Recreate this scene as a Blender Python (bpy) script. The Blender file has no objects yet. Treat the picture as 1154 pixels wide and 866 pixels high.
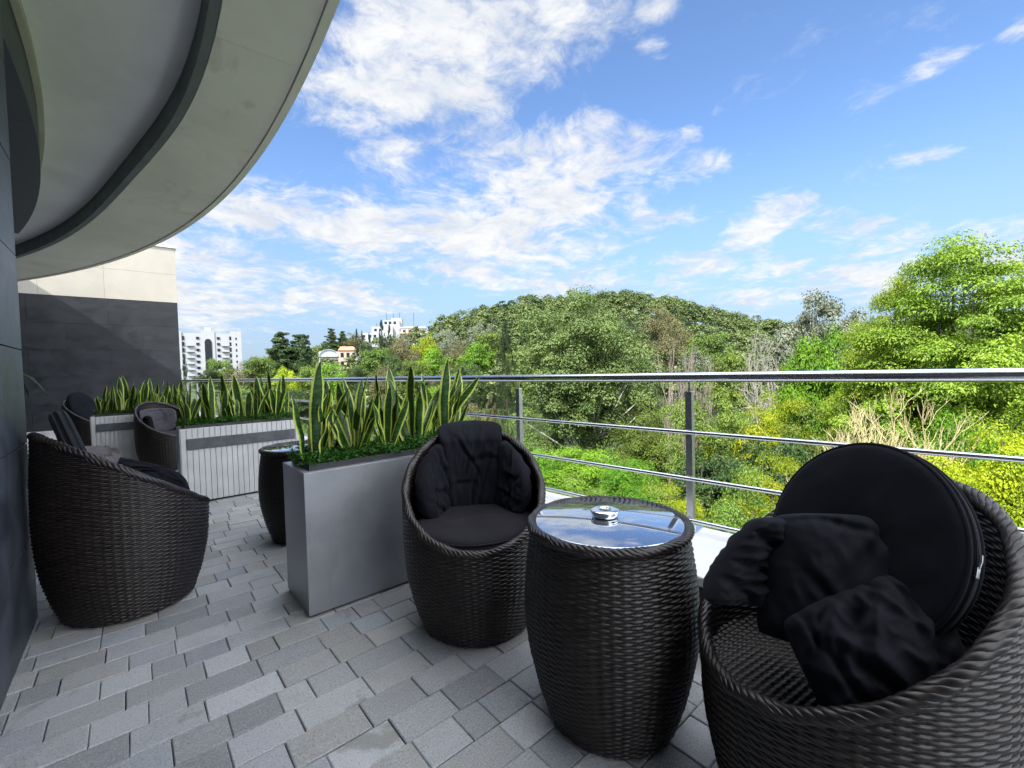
import bpy, math, random
import numpy as np
from mathutils import Matrix, Vector

scene = bpy.context.scene
COL = scene.collection
PI = math.pi
RNG = np.random.default_rng(7)

# ------------------------------------------------------------------ camera, world, sun, exposure
# world axes: x runs from the facade to the railing, y along the facade, z up (metres)
EYE = Vector((0.0, 0.0, 1.15))
RIGHT = Vector((0.758, -0.652, -0.026)); UP = Vector((0.041, 0.008, 0.999)); FWD = Vector((0.651, 0.758, -0.032))
FWD.normalize(); RIGHT = (RIGHT - FWD * RIGHT.dot(FWD)).normalized(); UP = RIGHT.cross(FWD)
cam_data = bpy.data.cameras.new('camera'); cam = bpy.data.objects.new('camera', cam_data); COL.objects.link(cam)
cam.matrix_world = Matrix(((RIGHT.x, UP.x, -FWD.x, EYE.x), (RIGHT.y, UP.y, -FWD.y, EYE.y), (RIGHT.z, UP.z, -FWD.z, EYE.z), (0, 0, 0, 1)))
cam_data.sensor_width = 36.0; cam_data.lens = 497.0 / 1154.0 * 36.0
cam_data.clip_start = 0.02; cam_data.clip_end = 9000
scene.camera = cam

SUN_DIR = Vector((-0.90, -0.36, 0)).normalized(); SUN_ELEV = math.radians(47)
SUN_DIR = Vector((SUN_DIR.x * math.cos(SUN_ELEV), SUN_DIR.y * math.cos(SUN_ELEV), math.sin(SUN_ELEV)))
sun_data = bpy.data.lights.new('sun', 'SUN'); sun_data.energy = 4.0; sun_data.angle = math.radians(0.5); sun_data.color = (1.0, 0.95, 0.86)
sun = bpy.data.objects.new('sun', sun_data); COL.objects.link(sun)
sun.rotation_euler = (-SUN_DIR).to_track_quat('-Z', 'Y').to_euler()

scene.view_settings.view_transform = 'Standard'; scene.view_settings.look = 'None'
scene.view_settings.gamma = 1.0; scene.view_settings.use_curve_mapping = False
scene.view_settings.exposure = 1.55
scene.cycles.max_bounces = 8; scene.cycles.diffuse_bounces = 4; scene.cycles.glossy_bounces = 4
scene.cycles.transmission_bounces = 4; scene.cycles.transparent_max_bounces = 8
scene.cycles.use_denoising = True
scene.cycles.use_adaptive_sampling = True


class Nodes:
    """small helper for building node trees"""
    def __init__(self, tree):
        self.t = tree; self.n = tree.nodes; self.l = tree.links
        self.n.clear()

    def set(self, sock, v):
        if hasattr(v, 'is_output') or isinstance(v, bpy.types.NodeSocket):
            self.l.new(v, sock)
        elif isinstance(v, (tuple, list)) and len(v) == 3 and sock.type == 'RGBA':
            sock.default_value = (*v, 1)
        else:
            sock.default_value = v

    def new(self, kind, props=None, **ins):
        nd = self.n.new(kind)
        for k, v in (props or {}).items(): setattr(nd, k, v)
        for k, v in ins.items():
            key = int(k[1:]) if k[0] == 'i' and k[1:].isdigit() else k.replace('_', ' ')
            self.set(nd.inputs[key], v)
        return nd

    def math(self, op, a, b=None, c=None, clamp=False):
        nd = self.n.new('ShaderNodeMath'); nd.operation = op; nd.use_clamp = clamp
        for i, v in enumerate((a, b, c)):
            if v is not None: self.set(nd.inputs[i], v)
        return nd.outputs[0]

    def vmath(self, op, a, b=None, out=0):
        nd = self.n.new('ShaderNodeVectorMath'); nd.operation = op
        self.set(nd.inputs[0], a)
        if b is not None: self.set(nd.inputs[1], b)
        return nd.outputs[out]

    def smooth(self, v, lo, hi):
        nd = self.n.new('ShaderNodeMapRange'); nd.interpolation_type = 'SMOOTHSTEP'
        self.set(nd.inputs[0], v); self.set(nd.inputs[1], lo); self.set(nd.inputs[2], hi)
        return nd.outputs[0]

    def lin(self, v, a, b, c, d):
        nd = self.n.new('ShaderNodeMapRange')
        for i, x in enumerate((v, a, b, c, d)): self.set(nd.inputs[i], x)
        return nd.outputs[0]

    def mix(self, f, a, b, mode='MIX'):
        nd = self.n.new('ShaderNodeMix'); nd.data_type = 'RGBA'; nd.blend_type = mode
        self.set(nd.inputs[0], f); self.set(nd.inputs[6], a); self.set(nd.inputs[7], b)
        return nd.outputs[2]

    def noise(self, vec, scale, detail=4, rough=0.55, dist=0.0, dim='3D'):
        nd = self.n.new('ShaderNodeTexNoise'); nd.noise_dimensions = dim
        if vec is not None: self.set(nd.inputs['Vector'], vec)
        nd.inputs['Scale'].default_value = scale; nd.inputs['Detail'].default_value = detail
        nd.inputs['Roughness'].default_value = rough; nd.inputs['Distortion'].default_value = dist
        return nd.outputs[0]

    def mapping(self, vec, scale=(1, 1, 1), loc=(0, 0, 0), rot=(0, 0, 0)):
        nd = self.n.new('ShaderNodeMapping'); self.set(nd.inputs[0], vec)
        nd.inputs[1].default_value = loc; nd.inputs[2].default_value = rot; nd.inputs[3].default_value = scale
        return nd.outputs[0]


# sky: Nishita, with clouds mixed in by direction (centre, two width vectors, strength)
CLOUDS = [
  ((0.448,0.687,0.573),(2.64,-2.107,0.463),(4.382,3.75,-7.92),1.0),
  ((0.323,0.786,0.526),(6.993,-2.158,-1.067),(0.554,7.508,-11.557),.8),
  ((0.558,0.57,0.603),(3.549,-4.542,1.011),(9.664,4.593,-13.288),.75),
  ((0.446,0.793,0.415),(7.391,-2.772,-2.655),(-2.43,10.799,-18.041),.8),
  ((0.653,0.652,0.385),(2.806,-2.536,-0.465),(1.569,3.225,-8.124),1.0),
  ((0.597,0.73,0.332),(3.901,-2.815,-0.822),(0.761,4.053,-10.273),1.0),
  ((0.759,0.554,0.343),(4.593,-5.19,-1.775),(1.877,6.879,-15.256),.8),
  ((0.202,0.928,0.314),(7.065,-1.515,-0.063),(1.389,7.419,-22.839),1.0),
  ((0.385,0.876,0.29),(3.915,-1.571,-0.458),(0.21,5.106,-15.725),1.0),
  ((0.61,0.75,0.255),(3.731,-3.007,-0.084),(2.232,3.18,-14.698),1.0),
  ((0.133,0.97,0.206),(6.048,-0.699,-0.613),(-1.506,4.426,-19.905),1.0),
  ((0.264,0.95,0.166),(4.641,-1.205,-0.489),(-1.187,4.041,-21.237),.9),
  ((0.092,0.986,0.139),(6.892,-0.705,0.462),(1.246,2.062,-15.435),.95),
  ((0.727,0.65,0.222),(3.093,-3.375,-0.244),(1.701,2.488,-12.837),.75),
  ((0.69,0.41,0.597),(16.389,-20.745,-4.676),(16.818,20.906,-33.801),.8),
  ((0.71,0.432,0.556),(16.855,-21.76,-4.618),(18.016,22.568,-40.585),.75),
  ((0.693,0.544,0.473),(12.296,-14.001,-1.916),(11.124,14.236,-32.645),.85),
  ((0.754,0.482,0.446),(20.14,-27.082,-4.76),(10.663,13.708,-32.877),.75),
  ((0.808,0.403,0.43),(23.947,-38.973,-8.484),(16.566,21.298,-51.079),.7),
  ((0.832,0.404,0.38),(12.274,-21.239,-4.322),(9.277,12.106,-33.142),.75),
  ((0.91,0.321,0.262),(2.788,-12.452,5.55),(9.074,-7.777,-22.005),.9),
  ((0.951,0.203,0.234),(3.683,-12.598,-4.014),(5.429,11.9,-32.371),.7),
  ((0.972,0.171,0.162),(2.024,-12.186,0.702),(3.185,-0.54,-18.553),.95),
  ((0.99,0.032,0.137),(0.842,-14.413,-2.682),(1.979,2.894,-14.931),.8),
  ((0.871,0.453,0.189),(4.855,-10.155,1.961),(5.651,-1.594,-22.247),.8),
  ((0.941,0.304,0.15),(2.02,-6.181,-0.135),(2.915,1.413,-21.122),.7),
  ((0.897,0.078,0.435),(0.911,-25.312,2.67),(25.674,-4.567,-52.058),.6),
  ((0.944,0.101,0.315),(3.939,-25.418,-3.628),(25.428,15.541,-81.267),.5),
  ((0.862,0.291,0.416),(10.201,-21.719,-5.938),(22.048,28.244,-65.428),.3),
  ((0.901,0.009,0.434),(-4.69,-48.933,10.791),(26.13,-14.411,-53.99),.6),
]
world = bpy.data.worlds.new('World'); scene.world = world; world.use_nodes = True
N = Nodes(world.node_tree)
tc = N.new('ShaderNodeTexCoord').outputs['Generated']
sky = N.new('ShaderNodeTexSky', dict(sky_type='NISHITA', sun_disc=False, sun_elevation=SUN_ELEV, sun_rotation=math.atan2(SUN_DIR.x, SUN_DIR.y),
                                     air_density=1.0, dust_density=0.6, ozone_density=1.6)).outputs[0]
sep = N.new('ShaderNodeSeparateXYZ', None, i0=tc)
zc = N.math('MAXIMUM', sep.outputs[2], 0.0)
den = N.math('ADD', zc, 0.16)
pl = N.new('ShaderNodeCombineXYZ', None, i0=N.math('DIVIDE', sep.outputs[0], den), i1=N.math('DIVIDE', sep.outputs[1], den), i2=0.0).outputs[0]
cover = None
for c, a, b, k in CLOUDS:
    da = N.vmath('DOT_PRODUCT', tc, a, 1); db = N.vmath('DOT_PRODUCT', tc, b, 1); dc = N.vmath('DOT_PRODUCT', tc, c, 1)
    ka = sum(x * y for x, y in zip(c, a)); kb = sum(x * y for x, y in zip(c, b))
    da = N.math('SUBTRACT', da, ka); db = N.math('SUBTRACT', db, kb)
    q = N.math('ADD', N.math('MULTIPLY', da, da), N.math('MULTIPLY', db, db))
    v = N.math('MULTIPLY', N.math('MAXIMUM', N.math('SUBTRACT', 1.0, N.math('MULTIPLY', q, 0.45)), 0.0), k)
    v = N.math('MULTIPLY', v, N.math('GREATER_THAN', dc, 0.3))
    cover = v if cover is None else N.math('SMOOTH_MAX', cover, v, 0.15)
warp = N.new('ShaderNodeTexNoise', None, Vector=pl, Scale=2.2, Detail=3.0).outputs[1]
plw = N.vmath('ADD', pl, N.vmath('SCALE', N.vmath('SUBTRACT', warp, (0.5, 0.5, 0.5)), None))
N.n[-1].inputs  # keep
for nd in N.n:
    if nd.bl_idname == 'ShaderNodeVectorMath' and nd.operation == 'SCALE': nd.inputs[3].default_value = 0.35
f1 = N.noise(plw, 2.6, 9, 0.62)
f2 = N.noise(plw, 9.0, 7, 0.65)
f3 = N.noise(plw, 24.0, 6, 0.7)
fb = N.math('ADD', N.math('ADD', N.math('MULTIPLY', f1, 0.62), N.math('MULTIPLY', f2, 0.36)), N.math('MULTIPLY', f3, 0.12))
d = N.math('ADD', cover, N.math('MULTIPLY', N.math('SUBTRACT', fb, 0.56), 4.2))
dens = N.smooth(d, 0.22, 1.10)
dens = N.math('MULTIPLY', dens, N.smooth(cover, 0.0, 0.18))
hz = N.math('SUBTRACT', 1.0, N.smooth(zc, 0.0, 0.22))
shade = N.smooth(N.math('ADD', N.math('MULTIPLY', N.noise(plw, 3.1, 7, 0.62), 0.6), N.math('MULTIPLY', f2, 0.4)), 0.36, 0.62)
ccol = N.mix(shade, (2.45, 2.65, 2.98), (3.38, 3.41, 3.45))
skyc = N.mix(1.0, sky, (0.68, 0.79, 0.93), 'MULTIPLY')
hz = N.math('SUBTRACT', 1.0, N.smooth(zc, 0.0, 0.42))
skyc = N.mix(N.math('MULTIPLY', hz, 0.85), skyc, (1.42, 1.86, 2.55))
allc = N.mix(dens, skyc, ccol)
# bright sky fill added out of view, overhead and right, to light the terrace
sky_fill = N.math('MAXIMUM', N.smooth(sep.outputs[2], 0.70, 0.86), N.math('MULTIPLY', N.smooth(N.math('MULTIPLY', sep.outputs[1], -1.0), 0.12, 0.5), N.smooth(sep.outputs[2], 0.05, 0.2)))
sky_fill = N.math('MULTIPLY', sky_fill, N.smooth(fb, 0.30, 0.62))
allc = N.mix(sky_fill, allc, (14.0, 14.7, 15.8))
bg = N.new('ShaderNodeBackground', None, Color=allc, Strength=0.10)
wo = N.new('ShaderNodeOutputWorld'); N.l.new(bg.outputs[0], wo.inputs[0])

# ------------------------------------------------------------------ materials
def material(name):
    m = bpy.data.materials.new(name); m.use_nodes = True
    n = Nodes(m.node_tree)
    out = n.new('ShaderNodeOutputMaterial'); p = n.new('ShaderNodeBsdfPrincipled')
    n.l.new(p.outputs[0], out.inputs[0])
    n.p = p.inputs; n.out = out; n.bsdf = p
    return m, n

def bump(n, height, strength=0.3, dist=0.01):
    b = n.new('ShaderNodeBump', None, Height=height, Strength=strength, Distance=dist)
    n.l.new(b.outputs[0], n.p['Normal'])

def plain(name, col, rough=0.5, metal=0.0, var=0.12, scale=8.0, bumpy=0.0, coord='Object', spec=0.5):
    m, n = material(name)
    t = n.new('ShaderNodeTexCoord').outputs[coord]
    v = n.noise(t, scale, 6, 0.6)
    n.set(n.p['Base Color'], n.mix(n.smooth(v, 0.3, 0.7), tuple(c * (1 - var) for c in col), tuple(min(1, c * (1 + var)) for c in col)))
    n.set(n.p['Roughness'], n.lin(n.noise(t, scale * 2.3, 4), 0.3, 0.7, max(0.02, rough - 0.06), min(1, rough + 0.06)))
    n.p['Metallic'].default_value = metal
    n.p['Specular IOR Level'].default_value = spec
    if bumpy: bump(n, n.noise(t, scale * 12, 5), bumpy, 0.004)
    return m

def mat_slate(name='slate_cladding', k=1.0):
    m, n = material(name)
    t = n.new('ShaderNodeTexCoord').outputs['Object']
    a = n.noise(n.mapping(t, (1, 1.2, 1.6)), 2.2, 8, 0.62, 0.6); b = n.noise(t, 14, 6, 0.6)
    veins = n.smooth(n.noise(n.mapping(t, (1, 0.5, 2.2), rot=(0.5, 0, 0)), 3.0, 9, 0.7, 1.5), 0.60, 0.75)
    rnd = n.new('ShaderNodeNewGeometry').outputs['Random Per Island']
    c = n.mix(n.smooth(a, 0.3, 0.7), (0.020, 0.025, 0.034), (0.075, 0.088, 0.110))
    c = n.mix(n.math('MULTIPLY', b, 0.35), c, (0.07, 0.075, 0.085))
    c = n.mix(n.math('MULTIPLY', veins, 0.40), c, (0.16, 0.17, 0.185))
    c = n.mix(n.math('MULTIPLY', rnd, 0.3), c, (0.018, 0.02, 0.026))
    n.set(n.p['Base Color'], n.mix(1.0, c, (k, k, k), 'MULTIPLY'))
    n.set(n.p['Roughness'], n.lin(a, 0.3, 0.7, 0.36, 0.55))
    bump(n, n.math('ADD', n.math('MULTIPLY', a, 1.0), n.math('MULTIPLY', b, 0.25)), 0.35, 0.012)
    return m

def mat_paver():
    m, n = material('grey_paver')
    t = n.new('ShaderNodeTexCoord').outputs['Object']
    rnd = n.new('ShaderNodeNewGeometry').outputs['Random Per Island']
    grain = n.noise(t, 160, 5, 0.7); blot = n.noise(t, 5.0, 7, 0.6, 0.4); lay = n.noise(n.mapping(t, (9, 40, 1)), 1.0, 6, 0.6)
    tone = n.lin(rnd, 0, 1, 0.0, 1.0)
    c = n.mix(tone, (0.21, 0.212, 0.217), (0.43, 0.432, 0.44))
    c = n.mix(n.math('MULTIPLY', n.smooth(n.math('FRACT', n.math('MULTIPLY', rnd, 7.31)), 0.6, 1.0), 0.5), c, (0.33, 0.315, 0.275))
    c = n.mix(n.math('MULTIPLY', n.smooth(n.math('FRACT', n.math('MULTIPLY', rnd, 13.7)), 0.7, 1.0), 0.5), c, (0.24, 0.275, 0.31))
    c = n.mix(n.math('MULTIPLY', n.smooth(blot, 0.52, 0.72), 0.35), c, (0.20, 0.20, 0.195))
    c = n.mix(n.math('MULTIPLY', n.smooth(lay, 0.5, 0.75), 0.22), c, (0.47, 0.47, 0.46))
    c = n.mix(n.math('MULTIPLY', n.smooth(grain, 0.5, 0.72), 0.5), c, (0.56, 0.56, 0.56))
    c = n.mix(n.math('MULTIPLY', n.smooth(grain, 0.5, 0.28), 0.65), c, (0.07, 0.07, 0.07))
    stain = n.smooth(n.noise(t, 2.3, 5, 0.6, 1.0), 0.60, 0.66)
    c = n.mix(n.math('MULTIPLY', stain, n.math('MULTIPLY', n.smooth(rnd, 0.45, 0.47), 0.6)), c, (0.14, 0.135, 0.10))
    n.set(n.p['Base Color'], c)
    n.set(n.p['Roughness'], n.lin(blot, 0.3, 0.7, 0.42, 0.66))
    bump(n, n.math('ADD', n.math('MULTIPLY', grain, 0.6), n.math('MULTIPLY', lay, 0.9)), 0.8, 0.005)
    return m

def mat_wicker():
    m, n = material('dark_wicker')
    t = n.new('ShaderNodeTexCoord').outputs['Object']
    v = n.noise(t, 30, 4); w = n.noise(t, 4, 4)
    c = n.mix(n.smooth(v, 0.3, 0.7), (0.0068, 0.0043, 0.0034), (0.018, 0.0114, 0.0088))
    c = n.mix(n.math('MULTIPLY', n.smooth(w, 0.5, 0.75), 0.4), c, (0.022, 0.016, 0.0135))
    strand = n.noise(n.mapping(t, (5, 5, 125)), 1.0, 2)
    c = n.mix(n.math('MULTIPLY', n.smooth(strand, 0.5, 0.72), 0.7), c, (0.028, 0.0185, 0.0145))
    n.set(n.p['Base Color'], c)
    n.set(n.p['Roughness'], n.lin(strand, 0.3, 0.7, 0.36, 0.52))
    n.p['Specular IOR Level'].default_value = 0.5
    return m

def mat_cloth(name, a, b, rough=0.85, sheen=0.15):
    m, n = material(name)
    t = n.new('ShaderNodeTexCoord').outputs['Object']
    weave = n.noise(t, 420, 3); big = n.noise(t, 6, 5)
    c = n.mix(n.smooth(big, 0.3, 0.7), a, b)
    n.set(n.p['Base Color'], n.mix(n.math('MULTIPLY', weave, 0.4), c, tuple(x * 1.5 for x in b)))
    n.p['Roughness'].default_value = rough
    n.p['Sheen Weight'].default_value = sheen; n.p['Sheen Roughness'].default_value = 0.45
    n.p['Specular IOR Level'].default_value = 0.12
    fold = n.noise(t, 9, 4, 0.5, 0.2)
    bump(n, n.math('ADD', n.math('MULTIPLY', fold, 1.0), n.math('MULTIPLY', weave, 0.05)), 0.30, 0.012)
    return m

def mat_leaf(name, dark, light, alt=None, trans=0.35, rough=0.5, altmix=0.5):
    """foliage: colour varies from leaf to leaf and clump to clump (attribute tint); thin leaves let light through"""
    m, n = material(name)
    rnd = n.new('ShaderNodeNewGeometry').outputs['Random Per Island']
    at = n.new('ShaderNodeAttribute', dict(attribute_name='tint')).outputs['Fac']
    f = n.math('ADD', n.math('MULTIPLY', at, 0.65), n.math('MULTIPLY', rnd, 0.35))
    c = n.mix(f, dark, light)
    if alt: c = n.mix(n.math('MULTIPLY', n.smooth(n.math('FRACT', n.math('MULTIPLY', at, 5.7)), 0.55, 0.95), altmix), c, alt)
    obj = n.new('ShaderNodeObjectInfo').outputs['Random']
    hs = n.new('ShaderNodeHueSaturation', None, Color=c)
    n.set(hs.inputs['Hue'], n.lin(obj, 0, 1, 0.485, 0.515)); n.set(hs.inputs['Value'], n.lin(n.math('FRACT', n.math('MULTIPLY', obj, 9.1)), 0, 1, 0.82, 1.18))
    c = hs.outputs[0]
    n.set(n.p['Base Color'], c); n.p['Roughness'].default_value = rough; n.p['Specular IOR Level'].default_value = 0.3
    tr = n.new('ShaderNodeBsdfTranslucent'); n.l.new(n.mix(1.0, c, (1.15, 1.2, 0.6), 'MULTIPLY'), tr.inputs[0])
    mx = n.new('ShaderNodeMixShader', None, i0=trans); n.l.new(n.bsdf.outputs[0], mx.inputs[1]); n.l.new(tr.outputs[0], mx.inputs[2])
    n.l.new(mx.outputs[0], n.out.inputs[0])
    return m

def mat_silver():
    m, n = material('silver_painted_metal')
    t = n.new('ShaderNodeTexCoord').outputs['Object']
    run = n.noise(n.mapping(t, (26, 26, 1.3)), 1.0, 6, 0.6, 0.3); smear = n.noise(t, 4.5, 7, 0.65, 0.8); fine = n.noise(n.mapping(t, (60, 60, 3)), 4, 3)
    c = n.mix(n.smooth(smear, 0.35, 0.7), (0.34, 0.35, 0.37), (0.40, 0.41, 0.43))
    c = n.mix(n.math('MULTIPLY', n.smooth(run, 0.55, 0.75), 0.35), c, (0.27, 0.275, 0.28))
    z = n.new('ShaderNodeSeparateXYZ', None, i0=t).outputs[2]
    low = n.math('MULTIPLY', n.smooth(z, 0.16, 0.0), n.smooth(smear, 0.35, 0.65))
    c = n.mix(n.math('MULTIPLY', low, 0.55), c, (0.20, 0.19, 0.165))
    n.set(n.p['Base Color'], c); n.p['Metallic'].default_value = 0.6
    n.set(n.p['Roughness'], n.math('ADD', n.lin(smear, 0.3, 0.7, 0.30, 0.42), n.math('MULTIPLY', fine, 0.05)))
    return m

def mat_bark(name, a, b):
    m, n = material(name)
    t = n.new('ShaderNodeTexCoord').outputs['Object']
    v = n.noise(n.mapping(t, (6, 6, 1.2)), 3, 7, 0.65)
    n.set(n.p['Base Color'], n.mix(n.smooth(v, 0.3, 0.7), a, b)); n.p['Roughness'].default_value = 0.9
    bump(n, v, 0.6, 0.03)
    return m

def mat_soffit(name, col, stains=True, rough=0.8):
    m, n = material(name)
    t = n.new('ShaderNodeTexCoord').outputs['Object']
    rnd = n.new('ShaderNodeNewGeometry').outputs['Random Per Island']
    big = n.noise(t, 0.9, 7, 0.62, 0.5); fine = n.noise(t, 22, 6, 0.6)
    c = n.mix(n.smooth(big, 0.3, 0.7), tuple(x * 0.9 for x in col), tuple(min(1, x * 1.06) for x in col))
    c = n.mix(n.math('MULTIPLY', fine, 0.14), c, tuple(x * 0.7 for x in col))
    if stains:
        s = n.smooth(n.noise(n.mapping(t, (1.2, 0.7, 1)), 1.6, 6, 0.6, 1.6), 0.55, 0.68)
        c = n.mix(n.math('MULTIPLY', s, n.math('MULTIPLY', rnd, 0.5)), c, (col[0] * 0.62, col[1] * 0.60, col[2] * 0.54))
        c = n.mix(n.math('MULTIPLY', n.math('FRACT', n.math('MULTIPLY', rnd, 5.3)), 0.15), c, tuple(x * 0.75 for x in col))
    n.set(n.p['Base Color'], c); n.p['Roughness'].default_value = rough
    bump(n, fine, 0.12, 0.004)
    return m

def mat_ground():
    m, n = material('valley_ground')
    t = n.new('ShaderNodeTexCoord').outputs['Object']
    a = n.noise(t, 0.05, 8, 0.62); b = n.noise(t, 0.9, 7, 0.65); c0 = n.noise(t, 5.0, 6, 0.7)
    c = n.mix(n.smooth(a, 0.35, 0.65), (0.018, 0.030, 0.010), (0.045, 0.068, 0.018))
    c = n.mix(n.math('MULTIPLY', n.smooth(b, 0.45, 0.7), 0.6), c, (0.04, 0.04, 0.022))
    c = n.mix(n.math('MULTIPLY', c0, 0.5), c, (0.03, 0.05, 0.014))
    n.set(n.p['Base Color'], c); n.p['Roughness'].default_value = 0.95
    bump(n, n.math('ADD', b, n.math('MULTIPLY', c0, 0.4)), 0.8, 0.3)
    return m

def mat_snake():
    """snake plant blade: UV.x across (yellow margins), UV.y along (grey-green cross banding)"""
    m, n = material('snake_plant_leaf')
    uv = n.new('ShaderNodeTexCoord').outputs['UV']
    s = n.new('ShaderNodeSeparateXYZ', None, i0=uv)
    t = n.new('ShaderNodeTexCoord').outputs['Object']
    e = n.math('ABSOLUTE', n.math('SUBTRACT', s.outputs[0], 0.5))
    e = n.math('ADD', e, n.math('MULTIPLY', n.math('SUBTRACT', n.noise(t, 60, 3), 0.5), 0.09))
    margin = n.smooth(e, 0.335, 0.375)
    band = n.noise(n.mapping(t, (14, 14, 75)), 1.0, 4, 0.6, 0.8)
    rnd = n.new('ShaderNodeNewGeometry').outputs['Random Per Island']
    g = n.mix(n.smooth(band, 0.42, 0.62), (0.014, 0.062, 0.010), (0.060, 0.150, 0.030))
    g = n.mix(n.math('MULTIPLY', rnd, 0.4), g, (0.02, 0.05, 0.012))
    y = n.mix(rnd, (0.52, 0.62, 0.08), (0.68, 0.74, 0.18))
    c = n.mix(margin, g, y)
    n.set(n.p['Base Color'], c); n.p['Roughness'].default_value = 0.38
    tr = n.new('ShaderNodeBsdfTranslucent'); n.l.new(c, tr.inputs[0])
    mx = n.new('ShaderNodeMixShader', None, i0=0.3); n.l.new(n.bsdf.outputs[0], mx.inputs[1]); n.l.new(tr.outputs[0], mx.inputs[2])
    n.l.new(mx.outputs[0], n.out.inputs[0])
    return m

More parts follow.
